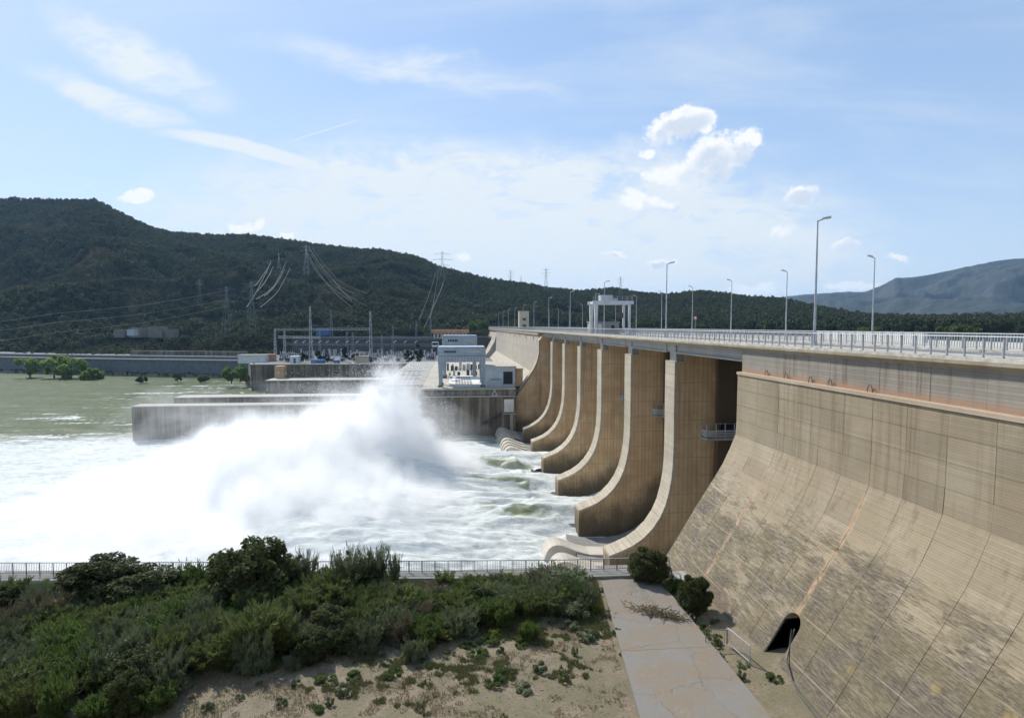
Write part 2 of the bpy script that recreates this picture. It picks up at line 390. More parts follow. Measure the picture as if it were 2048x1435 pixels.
def leafmat(name, c1, c2, tr=.25):
    m, t, b = mat(name); p = pos(t)
    oi = t.new('ShaderNodeObjectInfo').outputs['Random']
    g = t.new('ShaderNodeNewGeometry').outputs['Random Per Island']
    col = t.mix(g, c1, c2)
    col = t.mix(t.m('MULTIPLY', oi, .6), col, [c * .55 for c in c1]); col = t.mix(t.m('MULTIPLY', t.m('FRACT', t.m('MULTIPLY', oi, 9.7)), .3), col, (c2[0] * 1.25, c2[1] * 1.05, c2[2] * 1.1))
    n = t.noise(p, .35, 3)
    col = t.mix(t.m('MULTIPLY', t.ramp(n, .4, .7), .35), col, [c * .6 for c in c2])
    b.inputs['Roughness'].default_value = .7
    b.inputs['Specular IOR Level'].default_value = .2
    t.l.new(col, b.inputs['Base Color'])
    tl = t.new('ShaderNodeBsdfTranslucent', {'Color': col}); mx = t.new('ShaderNodeMixShader', {0: tr, 1: b.outputs[0], 2: tl.outputs[0]})
    t.l.new(mx.outputs[0], t.n['Material Output'].inputs[0])
    return m
M['pine'] = leafmat('pine_needles', (.032, .050, .024), (.12, .145, .06))
M['mastic'] = leafmat('mastic_leaves', (.060, .078, .028), (.11, .13, .042), .3)
M['broom'] = leafmat('broom_stems', (.125, .16, .05), (.21, .25, .08), .25)
M['greybush'] = leafmat('rosemary_leaves', (.115, .145, .07), (.20, .235, .12), .2)
M['brown'] = leafmat('dry_twigs', (.16, .14, .08), (.25, .22, .14), .15)
M['green'] = leafmat('fresh_leaves', (.075, .125, .03), (.14, .20, .05), .35)
M['lime'] = leafmat('spurge_leaves', (.16, .21, .03), (.28, .33, .05), .35)
M['willow'] = leafmat('willow_leaves', (.19, .28, .055), (.28, .38, .09), .45)
M['cypress'] = leafmat('cypress_needles', (.022, .032, .018), (.04, .055, .03))
M['grass'] = leafmat('grass_blades', (.13, .155, .05), (.22, .225, .10), .3)
M['dry'] = leafmat('dry_grass_blades', (.26, .21, .13), (.36, .30, .19), .3)

# ================================================================ THE DAM
dam = empty('dam', (27, 55, -22))
tag(dam, 'long tan concrete gravity dam with curved spillway piers carrying a road', 'dam')
def part(mb, name, m, parent, **k):
    """geometry given in world metres becomes a child of `parent` in place"""
    o = mb.build(name, M[m] if isinstance(m, str) else m, parent, **k)
    o.location = -world_loc(parent); return o
def world_loc(o):
    v = Vector((0, 0, 0))
    while o is not None: v += o.location; o = o.parent
    return v
def sub(name, base, parent):
    e = MB(); return e

CREST_Y0, CREST_Y1 = -30, 470
BP = [(27, -4.6), (27, -6.05), (27, -7.5), (26.98, -8.95), (26.9, -10.4), (26.35, -11.8), (25.72, -13.15), (24.85, -14.6), (23.9, -16.1),
      (22.95, -17.6), (22.03, -19.15), (21.1, -20.7), (20.15, -22.2), (19.25, -23.7), (18.3, -25.2), (17.4, -26.7)]
arc = [0]
for a, b in zip(BP, BP[1:]): arc.append(arc[-1] + math.hypot(b[0] - a[0], b[1] - a[1]))
def prof_at(s):
    for i in range(len(arc) - 1):
        if s <= arc[i + 1] or i == len(arc) - 2:
            k = (s - arc[i]) / (arc[i + 1] - arc[i]); a, b = BP[i], BP[i + 1]
            d = Vector((b[0] - a[0], b[1] - a[1])).normalized()
            return a[0] + (b[0] - a[0]) * k, a[1] + (b[1] - a[1]) * k, -(-d.y), d.x   # point, outward normal guess
# near non-overflow block: body behind its formwork panels
PX0, PX1 = 35.5, 37.15            # portal jambs along y
S_BOT = 99
def s_of_z(z):
    for i in range(len(BP) - 1):
        if BP[i + 1][1] <= z: return arc[i] + (BP[i][1] - z) / (BP[i][1] - BP[i + 1][1]) * (arc[i + 1] - arc[i])
ps0, ps1 = s_of_z(-18.75), s_of_z(-22.6)
block = empty('dam_block', (0, 0, 0)); block.parent = dam; block.location = -dam.location
def inset(off, pr=BP): return [(x + off * .85, z - off * .3) for x, z in pr]
def body(y0, y1, pr=None):
    return MB().prism([(40, -3.3)] + [(28.6, -3.3)] + [(28.6, -4.8)] + (pr or inset(.1))[1:] + [(40, -26.7)], y0, y1)
bb = body(37.15, 54.99); part(bb, 'block_body', 'panel', block)
part(body(-30, 35.5), 'block_body', 'panel', block)
# above and below the gallery entrance
up = [p for p in inset(.1) if p[1] > -18.7][1:]
xa, za, _, _ = prof_at(ps0)
up.append((xa + .085, za - .03))
part(MB().prism([(40, -3.3), (28.6, -3.3), (28.6, -4.8)] + up + [(40, za - .03)], 35.5, 37.15), 'block_body', 'panel', block)
ys = [54.97, 51.2, 47.65, 44.8, 42.0, 39.2, 36.35, 33.4, 30.4, 27.4, 24.4, 21.4, 18.4, 15.4]
def patch(ya, yb, sa, sb, off):
    """one formwork panel: a slab following the block's face"""
    g = .014; ya, yb = ya - g, yb + g; sa, sb = sa + .012, sb - .012
    vs = []
    for s in (sa, sb):
        x, z, nx, nz = prof_at(s)
        ln = math.hypot(nx, nz); nx, nz = nx / ln, nz / ln
        if nx > 0: nx, nz = -nx, -nz
        for y in (ya, yb):
            vs.append((x + nx * off, y, z + nz * off))
            vs.append((x - nx * .12, y, z - nz * .12))
    # order: 0 a-out 1 a-in 2 b-out 3 b-in 4.. lower
    return vs, [(0, 2, 6, 4), (1, 5, 7, 3), (0, 1, 3, 2), (4, 6, 7, 5), (0, 4, 5, 1), (2, 3, 7, 6)]
def panel(ya, yb, sa, sb):
    mb = MB(); off = rng.uniform(-.012, .014)
    mb.add(*patch(ya, yb, sa, sb, off)); return part(mb, 'panel', 'panel', block)
for ci in range(len(ys) - 1):
    for ri in range(len(BP) - 1):
        ya, yb = ys[ci], ys[ci + 1]; sa, sb = arc[ri], arc[ri + 1]
        if ri == len(BP) - 2 and ci > 5: continue
        oy0, oy1, os0, os1 = max(yb, PX0), min(ya, PX1), max(sa, ps0), min(sb, ps1)
        if oy0 < oy1 - 1e-3 and os0 < os1 - 1e-3:     # panel cut by the gallery entrance
            if ya > PX1 + .1: panel(ya, PX1, sa, sb)
            if yb < PX0 - .1: panel(PX0, yb, sa, sb)
            y1c, y0c = min(ya, PX1), max(yb, PX0)
            if sa < ps0 - .1: panel(y1c, y0c, sa, ps0)
            if sb > ps1 + .1: panel(y1c, y0c, ps1, sb)
        else: panel(ya, yb, sa, sb)
# gallery entrance: arched surround, tunnel and floor
mb = MB(); n = 10; yc = (PX0 + PX1) / 2; hw = (PX1 - PX0) / 2
s_sp = ps0 + hw
rim = [(yc + hw * math.cos(a), s_sp - hw * .96 * math.sin(a)) for a in np.linspace(0, math.pi, n + 1)]
def P3(y, s, d=0):
    x, z, _, _ = prof_at(s); return (x + d, y, z)
outv = [P3(y, s, .0) for y, s in rim]; top = [P3(PX1 + (PX0 - PX1) * i / n, ps0, .0) for i in range(n + 1)]
mb.add(outv + top, [(i, i + 1, n + 2 + i, n + 1 + i) for i in range(n)])
mb.add([P3(PX1, s_sp), P3(PX1, ps0), outv[0]], [(0, 1, 2)])
part(mb, 'arch_surround', 'panel', block)
mb = MB()
sec = [(PX1, -22.6)] + [(y, prof_at(s)[1]) for y, s in rim] + [(PX0, -22.6)]
secx = [prof_at(ps1)[0] + .05] + [prof_at(s)[0] + .05 for y, s in rim] + [prof_at(ps1)[0] + .05]
v0 = [(x, y, z) for x, (y, z) in zip(secx, sec)]; v1 = [(26, y, z) for y, z in sec]; k = len(v0)
mb.add(v0 + v1, [(i, i + 1, i + 1 + k, i + k) for i in range(k - 1)] + [tuple(range(k, 2 * k))])
part(mb, 'entrance_tunnel', 'nose', block)
part(MB().box((20.2, PX0, -22.25), (30.9, PX1, -22.0)), 'entrance_floor', 'grey', block)
# ledge and upper wall of the near block
part(MB().prism([(26.88, -4.38), (28.7, -4.35), (28.7, -4.62), (26.88, -4.62)], -30, 54.97), 'ledge', 'ledge', block)
for ya, yb in zip([54.9, 47.65, 44.2, 41.5, 37.8, 36.35, 32.2, 28.5, 24.6, 20, 12, 4, -10], [47.65, 44.2, 41.5, 37.8, 36.35, 32.2, 28.5, 24.6, 20, 12, 4, -10, -30]):
    part(MB().box((27.38 + rng.uniform(0, .03), yb + .012, -4.385), (29.6, ya - .012, -2.25)), 'upper_wall_panel', 'upper', block)
# hanging drain loops standing on the ledge
for yy in (50.1, 47.0, 43.6, 41.2, 37.0):
    part(MB().poly([(27.22, yy + .25 * math.cos(a), -4.35 + .48 * math.sin(a)) for a in np.linspace(0, math.pi, 7)], .045), 'iron_hoop', 'rust', block)

# ---- piers
PY = [74, 93, 112, 131, 150, 169]; PT = 3.4
NP = [(28, -4.6), (28, -8), (28, -12), (28, -15.5), (27.95, -17.6), (27.8, -19.6), (27.5, -21.4), (27.05, -23.1), (26.35, -24.7), (25.4, -26.1),
      (24.2, -27.3), (22.8, -28.25), (21.2, -28.95), (19.7, -29.5)]
def subnose(a, b): return a
npd = [NP[0]]
for a, b in zip(NP, NP[1:]):
    L = math.hypot(b[0] - a[0], b[1] - a[1]); k = max(1, round(L / 1.9))
    npd += [(a[0] + (b[0] - a[0]) * i / k, a[1] + (b[1] - a[1]) * i / k) for i in range(1, k + 1)]
for i, y in enumerate(PY):
    pier = MB().prism([(48, -3.2), (29.4, -3.2), (29.4, -4.6)] + [(x + .28 if z > -27 else x + .1, z - (.0 if z > -20 else .22)) for x, z in NP] + [(19.75, -40), (48, -40)][0:2], y + .02, y + PT - .02)
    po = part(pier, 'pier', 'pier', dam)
    for a, b in zip(npd, npd[1:]):          # curved facing cast in lifts
        d = Vector((b[0] - a[0], 0, b[1] - a[1])); L = d.length; d.normalize(); nn = Vector((-d.z, 0, d.x))
        if nn.x > 0: nn = -nn
        o_ = rng.uniform(-.01, .012); g = d * .012
        A = Vector((a[0], 0, a[1])) + g; B = Vector((b[0], 0, b[1])) - g
        pts = []
        for yy in (y, y + PT):
            for q in (A + nn * o_, B + nn * o_, B - nn * .34, A - nn * .34): pts.append((q.x, yy, q.z))
        mbl = MB().add(pts, [(0, 1, 2, 3), (7, 6, 5, 4), (0, 4, 5, 1), (1, 5, 6, 2), (2, 6, 7, 3), (3, 7, 4, 0)])
        mbl.build('facing_lift', M['nose'], po)
    # bridge column on the pier: shaft with a wider head
    colm = MB().box((28.35, y + .5, -4.6), (30.2, y + PT - .7, -3.35)); colm.box((28.05, y + .2, -3.35), (30.4, y + PT - .5, -2.3))
    part(colm, 'bridge_column', 'grey', dam)
    part(MB().box((27.98, y - .02, -4.66), (30.4, y + PT + .02, -4.56)), 'pier_cap', 'nose', dam)
# ---- bridge beams, one per bay, with recessed webs
ends = [54.95] + sum([[y + .15, y + PT - .45] for y in PY], []) + [188.05]
for a, b in zip(ends[0::2], ends[1::2]):
    g = MB(); L0, L1 = a + .03, b - .03
    g.prism([(27.95, -2.3), (28.75, -2.3), (28.75, -3.5), (27.95, -3.5), (27.95, -3.32), (28.14, -3.24), (28.14, -2.52), (27.95, -2.46)], L0, L1)
    g.box((27.94, L0, -3.34), (28.14, L0 + .45, -2.5)); g.box((27.94, L1 - .45, -3.34), (28.14, L1, -2.5))
    part(g, 'bridge_beam', 'grey', dam)
    part(MB().prism([(31.5, -2.3), (32.3, -2.3), (32.3, -3.5), (31.5, -3.5)], L0, L1), 'bridge_beam', 'grey', dam)
# ---- crest slab, cornice, road, kerbs
part(MB().prism([(27.35, -2.3), (54, -2.3), (54, -1.86), (27.0, -1.86), (27.0, -2.06)], CREST_Y0, CREST_Y1), 'crest_slab', 'cornice', dam)
part(MB().prism([(27.0, -1.64), (29.3, -1.64), (29.3, -1.855), (27.0, -1.855)], CREST_Y0, CREST_Y1), 'footway', 'kerb', dam)
part(MB().prism([(29.31, -1.78), (35.2, -1.78), (35.2, -1.856), (29.31, -1.856)], CREST_Y0, CREST_Y1), 'roadway', 'asphalt', dam)
part(MB().prism([(35.21, -1.62), (54, -1.62), (54, -1.853), (35.21, -1.853)], CREST_Y0, CREST_Y1), 'upstream_platform', 'kerb', dam)
# ---- overflow sill, gates and chutes between the piers
CH = [(46, -9), (43.5, -10), (41, -14), (38, -19.5), (35, -24.5), (32.5, -28.4), (30.5, -30.8), (28.4, -32.3), (26, -33.2), (23.5, -33.55), (21, -33.5), (19, -33.2), (17.5, -32.8)]
TT = [(19.5, -33.1), (18.2, -32.75), (17, -32.3), (16.1, -31.9), (15.3, -31.62), (14.6, -31.55), (14, -31.7), (13.5, -32.1), (13.1, -32.8), (12.6, -34.2), (12.2, -36), (12.2, -39), (19.5, -39)]
bays = [(55, 74)] + [(PY[i] + PT, PY[i + 1]) for i in range(5)] + [(PY[5] + PT, 188)]
for i, (a, b) in enumerate(bays):
    far_gap = 1.1 if i in (1,) else .0
    ch = part(MB().prism(CH + [(17.5, -39), (46, -39)], a + .01, b - .01 - far_gap), 'chute', 'chute', dam)
    if far_gap: part(MB().prism([(x, z - 3.2) for x, z in CH] + [(17.5, -39), (46, -39)], b - far_gap - .01, b - .01), 'shadow_slot', 'chute', dam)  # slot added and cut deep so shade draws a dark line there
    w = 2.15 if i != 1 else 3.4; ngap = (b - a - 4 * w) / 4 if i != 1 else 2.7
    for k in range(0 if i in (2, 3, 4) else 4 if i != 1 else 2):
        y0 = a + .35 + k * (w + ngap)
        if y0 + w < b: part(MB().prism(TT if i != 1 else [(26, -33.0), (22.5, -33.25)] + TT[:-1] + [(26, -39)], y0, y0 + w), 'bucket_tooth', 'tooth', dam, smooth=False)
    # radial gate leaf
    gt = MB(); arcp = [(40 + 0.0 + 2.2 * math.cos(t_), -9 + 6.5 * math.sin(t_)) for t_ in np.linspace(-.1, 1.0, 7)]
    gt.prism(arcp + [(x + .25, z) for x, z in arcp[::-1]], a + .05, b - .05)
    part(gt, 'spillway_gate', 'rust', dam)
# maintenance balconies on the pier sides, reached from the bridge
for i, y in enumerate(PY[:4]):
    mbb = MB().box((31.6, y - 1.5, -14.5), (37.5, y - .02, -14.2))
    bl = part(mbb, 'balcony', 'grey', dam)
    rl = MB()
    for zz in (-14.0, -13.7, -13.4): rl.box((31.62, y - 1.5, zz), (37.5, y - 1.45, zz + .2)); rl.box((31.6, y - 1.5, zz), (31.65, y - .05, zz + .2))
    for xx in np.arange(31.7, 37.5, 1.2): rl.box((xx, y - 1.55, -14.4), (xx + .07, y - 1.45, -12.3))
    rl.box((31.7, y - 1.55, -12.35), (37.4, y - 1.5, -12.3))
    r_ = rl.build('balcony_railing', M['galv'], bl)
    db = MB().box((34.2, y - .15, -14.2), (36.6, y + .01, -12.4)).build('hatch', M['black'], bl)
# ---- far side: block beside the last bay, intake wall behind the powerhouse, far abutment block
FP = [(28, -3.2), (27, -4.6), (27, -8.5), (26.3, -11.5), (25.2, -13.8), (23.9, -15.8), (22.6, -17.8), (21.2, -19.8), (20.2, -21.3), (19.3, -22.7), (19.3, -40), (40, -40), (40, -3.2)]
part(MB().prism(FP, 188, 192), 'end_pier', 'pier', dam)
part(MB().prism([(x - .12, z) for x, z in FP[1:10]] + [(x + .2, z - .1) for x, z in FP[1:10]][::-1], 188.0, 192.4), 'facing_lift', 'nose', dam)
for k_, (ya, yb) in enumerate(zip([192.4, 209, 226, 243, 262, 282, 304, 328, 356], [209, 226, 243, 262, 282, 304, 328, 356, 388])):
    part(MB().prism([(27.4 + .05 * (k_ % 2), -3.4), (31, -3.4), (31, -40), (20, -40), (20, -24), (27, -16), (27.4, -9)], ya + .03, yb - .03), 'intake_wall', 'far', dam)
part(MB().prism([(27.1, -2.3), (31, -2.3), (31, -3.6), (27.4, -3.6), (27.1, -3.1)], 192.4, CREST_Y1), 'cornice_beam', 'cornice', dam)
part(MB().prism([(28, -3.6), (27.4, -6), (26.4, -10), (23, -16), (17, -23), (12, -30), (12, -40), (40, -40), (40, -3.6)], 388, CREST_Y1), 'abutment_block', 'far', dam)
for i, y in enumerate(np.linspace(205, 375, 9)): part(MB().box((27.2, y, -4.6), (28.4, y + 1.0, -3.5)), 'corbel', 'grey', dam)

# ---------------------------------------------------------------- railings along the crest
def crest_rail(x, y0, y1, nind, label, balusters, z=-1.64, h=1.12, endx=None):
    root = empty('crest_railing', (x, y0, z)); tag(root, label, 'railing')
    n = int((y1 - y0) / 1.15); first = None
    pm = MB().box((-.05, -.035, 0), (.05, .035, h - .06)); pme = None
    rest = MB()
    for i in range(n):
        yy = i * 1.15
        if i < nind:
            if pme is None: o = pm.build('post', M['railpaint'], root); pme = o.data
            else: o = mobj('post', pme, root)
            o.location = (0, yy, 0)
        else: rest.box((-.05, yy - .035, 0), (.05, yy + .035, h - .06))
    tag(rest.build('far_posts', M['railpaint'], root), kind='stuff')
    MB().box((-.11, -.1, h - .06), (.11, y1 - y0, h)).build('top_rail', M['railtop'], root)
    MB().box((-.03, -.1, .10), (.03, y1 - y0, .15)).build('bottom_rail', M['railpaint'], root)
    if balusters:
        b = MB(); ymax = min(y1 - y0, 230)
        for yy in np.arange(0, ymax, balusters): b.box((-.02, yy - .025, .15), (.02, yy + .025, h - .06))
        tag(b.build('balusters', M['railpaint'], root), kind='stuff')
    return root
crest_rail(27.28, 8, 468, 130, 'grey post railing with bright top rail on the downstream edge of the dam crest', 0)
crest_rail(36.0, 12, 300, 70, 'baluster railing on the far side of the crest road', .23, z=-1.62)

# ---------------------------------------------------------------- street lamps on the crest
def make_lamp(h, arm, head):
    root = empty('street_lamp')
    p = MB(); p.bar((0, 0, 0), (0, 0, h), .20, n=8, w2=.10); p.build('pole', M['galv'], root)
    MB().box((-.17, -.17, 0), (.17, .17, .35)).build('base_box', M['galv'], root)
    a = MB(); sgn = 1 if arm > 0 else -1
    a.bar((0, 0, h - .05), (arm * .45, 0, h + .12), .09, n=6); a.build('arm', M['galv'], root)
    hd = MB(); x0, x1 = arm * .3, arm
    hd.add([(x0, -.12, h + .06), (x0, .12, h + .06), (x1, .2, h + .18), (x1, -.2, h + .18), (x0, -.10, h + .22), (x0, .10, h + .22), (x1, .12, h + .38), (x1, -.12, h + .38)],
           [(0, 1, 2, 3), (4, 7, 6, 5), (0, 4, 5, 1), (3, 2, 6, 7), (0, 3, 7, 4), (1, 5, 6, 2)])
    hd.build('lamp_head', M['lamp'], root, bev=.03)
    return root
ordn = ['nearest', 'second', 'third', 'fourth', 'fifth', 'sixth', 'seventh', 'eighth', 'ninth', 'tenth', 'eleventh', 'twelfth', 'thirteenth', 'fourteenth', 'fifteenth',
        'sixteenth', 'seventeenth', 'eighteenth', 'nineteenth', 'twentieth']
lp = make_lamp(10.0, 1.05, .5)
for i in range(11):
    o = lp if i == 0 else copy_tree(lp)
    o.location = (28.95, 46 + 34 * i, -1.64)
    tag(o, f'tall grey lamp post by the downstream railing, {ordn[i]} from the camera along it', 'street lamp', 'lamps along the downstream railing')
lq = make_lamp(10.0, -.95, .5)
for i, y in enumerate([70.6, 90.2, 109, 127.5, 147, 168, 190, 215, 240, 268, 296, 325]):
    o = lq if i == 0 else copy_tree(lq)
    o.location = (52, y, -1.62)
    tag(o, f'lamp post on the reservoir side of the crest, {ordn[i]} from the right', 'street lamp', 'lamps on the reservoir side')
# round road sign
sg = empty('road_sign', (52.2, 126.3, -1.62)); tag(sg, 'small round red and white road sign beside a lamp post on the crest', 'road sign')
MB().bar((0, 0, 0), (0, 0, 3.2), .08, n=6).build('post', M['galv'], sg)
MB().bar((0, -.05, 3.3), (0, 0, 3.3), .8, n=14).build('sign_plate', M['red'], sg)
MB().bar((0, -.06, 3.3), (0, -.051, 3.3), .5, n=14).build('white_centre', M['white'], sg)

# ---------------------------------------------------------------- crest gantry crane, kiosk, lift tower
g = empty('gantry_crane', (28.6, 121, -1.62)); tag(g, 'white gantry crane straddling the crest road with a cabin on top', 'crane')
for x, y in ((.4, 0), (7.4, 0), (.4, 4.2), (7.4, 4.2)):
    MB().bar((x, y, 0), (x, y, 6.0), .42, n=4, w2=.75 if x < 1 else .45).build('leg', M['cranew'], g)
for y in (0, 4.2): MB().box((-.3, y - .3, 6.0), (8.2, y + .3, 6.7)).build('girder', M['cranew'], g)
for x in (.2, 7.4): MB().box((x - .25, .3, 6.1), (x + .25, 3.9, 6.6)).build('cross_beam', M['cranew'], g)
MB().box((1.6, .6, 6.7), (4.0, 3.2, 7.9)).build('winch_house', M['cranew'], g)
MB().box((4.1, 1, 6.7), (5.2, 3, 7.3)).build('motor_box', M['galv'], g)
r1 = MB()
for x in np.arange(-.2, 8.2, 1.0): r1.box((x, -.3, 6.7), (x + .06, -.24, 7.6))
for zz in (7.1, 7.55): r1.box((-.25, -.3, zz), (8.2, -.25, zz + .06))
r1.build('guard_rail', M['galv'], g)
MB().poly([(.6, 1.2, 6.7), (.6, 1.2, 8.2), (1.4, 1.2, 8.2), (1.4, 1.2, 7.9)], .1).build('pipe_frame', M['galv'], g)
MB().box((5.6, 1.5, 3.2), (6.6, 2.5, 4.3)).build('hoist_block', M['dark_equip'], g); MB().bar((6.1, 2, 4.3), (6.1, 2, 6.2), .08).build('hoist_rope', M['dark_equip'], g)
k = empty('control_kiosk', (27.9, 126.5, -1.62)); k.location.x = 29.4; tag(k, 'low grey concrete cabin under the gantry crane on the crest', 'cabin')
MB().box((0, 0, 0), (6.0, 4, 2.35)).build('wall', M['grey'], k); MB().box((-.2, -.2, 2.35), (6.2, 4.2, 2.5)).build('roof', M['grey'], k)
MB().box((1.4, -.03, 0), (2.2, .0, 2.0)).build('door', M['white'], k); MB().box((4.3, -.03, .9), (5.0, .0, 1.7)).build('window', M['glass'], k)
tw = empty('lift_tower', (30.3, 277, -1.62)); tag(tw, 'square cream tower with a small dark window standing on the far crest', 'tower')
MB().box((0, 0, 0), (4.5, 4.5, 8.1)).build('wall', M['cream'], tw); MB().box((-.15, -.15, 8.1), (4.65, 4.65, 8.4)).build('roof', M['cream'], tw)
for zz in (4.0, 1.0): MB().box((1.4, -.04, zz), (3.0, .0, zz + 1.2)).build('window', M['glass'], tw)
tk = empty('parapet_wall', (45, 54, -1.62)); tag(tk, 'low white parapet with dark knobs just over the crest railing at right', 'wall')
MB().box((0, 0, 0), (.5, 17, .9)).build('wall', M['white'], tk)
for i in range(8): MB().bar((.25, 1 + 2.1 * i, .9), (.25, 1 + 2.1 * i, 1.12), .3, n=6).build('knob', M['dark_equip'], tk)

# ================================================================ GROUND, WATER, HILLS
def heightgrid(name, X, Y, Z, m, kind='structure', smooth=True, attr=None):
    ny, nx = X.shape; V = np.stack([X, Y, Z], -1).reshape(-1, 3)
    i = np.arange(nx - 1); j = np.arange(ny - 1); I, J = np.meshgrid(i, j)
    a = (J * nx + I).ravel(); Fq = np.stack([a, a + 1, a + nx + 1, a + nx], 1)
    e1 = V[Fq[0][1]] - V[Fq[0][0]]; e2 = V[Fq[0][3]] - V[Fq[0][0]]
    if e1[0] * e2[1] - e1[1] * e2[0] < 0: Fq = Fq[:, ::-1]
    me = fastmesh(name, V, Fq, m, smooth)
    for k, v in (attr or {}).items():
        at = me.attributes.new(k, 'FLOAT', 'POINT'); at.data.foreach_set('value', v.ravel().astype(np.float32))
    o = mobj(name, me); tag(o, kind=kind); return o

# far ground sheet out to the horizon
gm = simple('far_ground', (.09, .10, .06), .95, .25, .004)
MB().vprism([(12000 * math.cos(a), 12000 * math.sin(a)) for a in np.linspace(0, 2 * math.pi, 49)[:-1]], -42, -41.8).build('ground', gm)
tag(bpy.data.objects['ground'], kind='structure')

# --- river: fan-shaped sheet of real waves, finer where the water churns
def river():
    nr, na = 560, 620
    rr = 46 * (640 / 46) ** np.linspace(0, 1, nr)
    aa = np.linspace(R(-74), R(32), na)
    A, Rr = np.meshgrid(aa, rr); X = Rr * np.sin(A); Y = Rr * np.cos(A)
    turb = np.exp(-(((X + 25) / 55) ** 2 + ((Y - 115) / 50) ** 2))
    foamy = 1 - sstep(Y + (X + 60) * .10 + 22 * (fbm(X / 40, Y / 25, 4, 3) - .5), 168, 205)
    rest = .10 + .25 * foamy + .6 * turb
    wx = X + 9 * (fbm(X / 25, Y / 25, 3, 5) - .5); wy = Y + 9 * (fbm(X / 25 + 7, Y / 25, 3, 6) - .5)
    big = fbm(wx / 21, wy / 8, 3, 11); mid = fbm(wx / 11, wy / 3.2, 4, 21); fine = fbm(wx / 2.6, wy / 1.0, 3, 31)
    ridged = 1 - np.abs(2 * mid - 1)
    Z = -34 + rest * (3.2 * (big - .5) + 1.1 * (ridged - .6) + .9 * (fine - .5))
    # tongues of water leaving the wet bays, running downstream
    ch = np.zeros_like(Z); smoothw = np.zeros_like(Z)
    for i, (y0, y1) in enumerate([(96.4, 112), (115.4, 131), (134.4, 150)]):
        yc = (y0 + y1) / 2
        inb = np.exp(-((Y - yc) / 7.2) ** 4)
        xs = (X - 14)
        prof = np.where(xs > 0, 2.3 - .02 * xs, 2.3 * np.exp(-(xs / 17) ** 2) + 1.6 * np.exp(-((xs + 32) / 14) ** 2))
        rib = .45 * np.cos((Y - y0) * 2 * math.pi / 3.9) * np.exp(-np.abs(xs + 4) / 14)
        ch = np.maximum(ch, inb * (prof + rib)); smoothw = np.maximum(smoothw, np.exp(-((X - 9) / 8) ** 2) * np.exp(-((Y - y0 - 4 - (9 - X) * .25) / 2.6) ** 2))
    Z = Z + ch
    # churning mound where the jets meet the tailwater
    Z += 5.5 * np.exp(-(((X + 16) / 17) ** 2 + ((Y - 128) / 20) ** 2)) + 2.6 * np.exp(-(((X + 14) / 26) ** 2 + ((Y - 100) / 16) ** 2)) + 2. * np.exp(-(((X + 22) / 26) ** 2 + ((Y - 80) / 14) ** 2))
    calm = np.exp(-(((X - 6) / 9) ** 2 + ((Y - 76) / 11) ** 2))
    Z = Z - calm * 1.4
    foam = np.clip(foamy * (1.12 - .3 * (1 - turb)) + .12 * (ridged - .6), 0, 1.3)
    foam = foam - .55 * smoothw * (.6 + ridged) - .16 * calm
    streak = fbm(X / 42 + 3, Y / 7.5, 5, 51)
    sridge = 1 - np.abs(2 * streak - 1)
    far = sstep(sridge, .885, .985) * .75 * sstep(X, -330, -60) + .55 * sstep(fbm(X / 30, Y / 9, 4, 77), .55, .8) * sstep(X, -260, -40)
    foam = np.maximum(foam, far)
    m, t, b = mat('river_water')
    at = t.new('ShaderNodeAttribute', attribute_name='foam').outputs['Fac']
    p = pos(t)
    n = t.noise(t.scale(p, (.30, 1.05, .5)), 1.0, 9, .74, 1.1); n2 = t.noise(t.scale(p, (.12, .22, .3)), 1.0, 5, .6, .4)
    f = t.m('ADD', at, t.m('MULTIPLY', t.m('SUBTRACT', n, .5), .75)); f = t.m('ADD', f, t.m('MULTIPLY', t.m('SUBTRACT', n2, .5), .5))
    ff = t.ramp(f, .36, .80)
    wcol = t.mix(t.ramp(n2, .35, .65), (.065, .083, .028), (.10, .12, .046))
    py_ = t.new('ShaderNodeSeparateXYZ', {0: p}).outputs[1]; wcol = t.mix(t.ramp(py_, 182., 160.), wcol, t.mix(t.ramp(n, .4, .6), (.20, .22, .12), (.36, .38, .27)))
    fcol = t.mix(t.ramp(n, .3, .62), (.42, .45, .405), (.72, .735, .71))
    col = t.mix(ff, wcol, fcol)
    t.l.new(col, b.inputs['Base Color'])
    t.l.new(t.m('ADD', t.m('MULTIPLY', ff, .5), .32), b.inputs['Roughness'])
    b.inputs['Specular IOR Level'].default_value = .5; b.inputs['IOR'].default_value = 1.12
    hn = t.m('ADD', t.m('MULTIPLY', n, 1.), t.m('MULTIPLY', t.noise(t.scale(p, (1.6, 2.6, 2)), 1, 5, .6), .4))
    bump(t, b, hn, .5, .35)
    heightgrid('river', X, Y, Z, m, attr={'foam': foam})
river()

# --- white water running down the three wet chutes
def sheet(y0, y1):
    pr = [(x - .12, z + .55) for x, z in CH if z < -18] + [(16, -32.0), (14.4, -31.2), (12.5, -31.4), (10, -32.5), (8.5, -34.2)]
    xs = []; zs = []
    for a, b in zip(pr, pr[1:]):
        for k in range(6): xs.append(a[0] + (b[0] - a[0]) * k / 6); zs.append(a[1] + (b[1] - a[1]) * k / 6)
    xs = np.array(xs); zs = np.array(zs); yy = np.linspace(y0 + .03, y1 - .03, 70)
    Y, X = np.meshgrid(yy, xs); Z = np.repeat(zs[:, None], 70, 1)
    ed = np.abs(Y - (y0 + y1) / 2) / ((y1 - y0) / 2); Z = Z - 3.2 * sstep(ed, .62, 1.0) * sstep(-X, -19.5, -15)
    Z = Z + .35 * (fbm(X / 3.5, Y / .9, 4, int(y0)) - .5) + .5 * (fbm(X / 5, Y / 3, 3, int(y0) + 5) - .4)
    return X, Y, Z
mW, tW, bW = mat('racing_white_water')
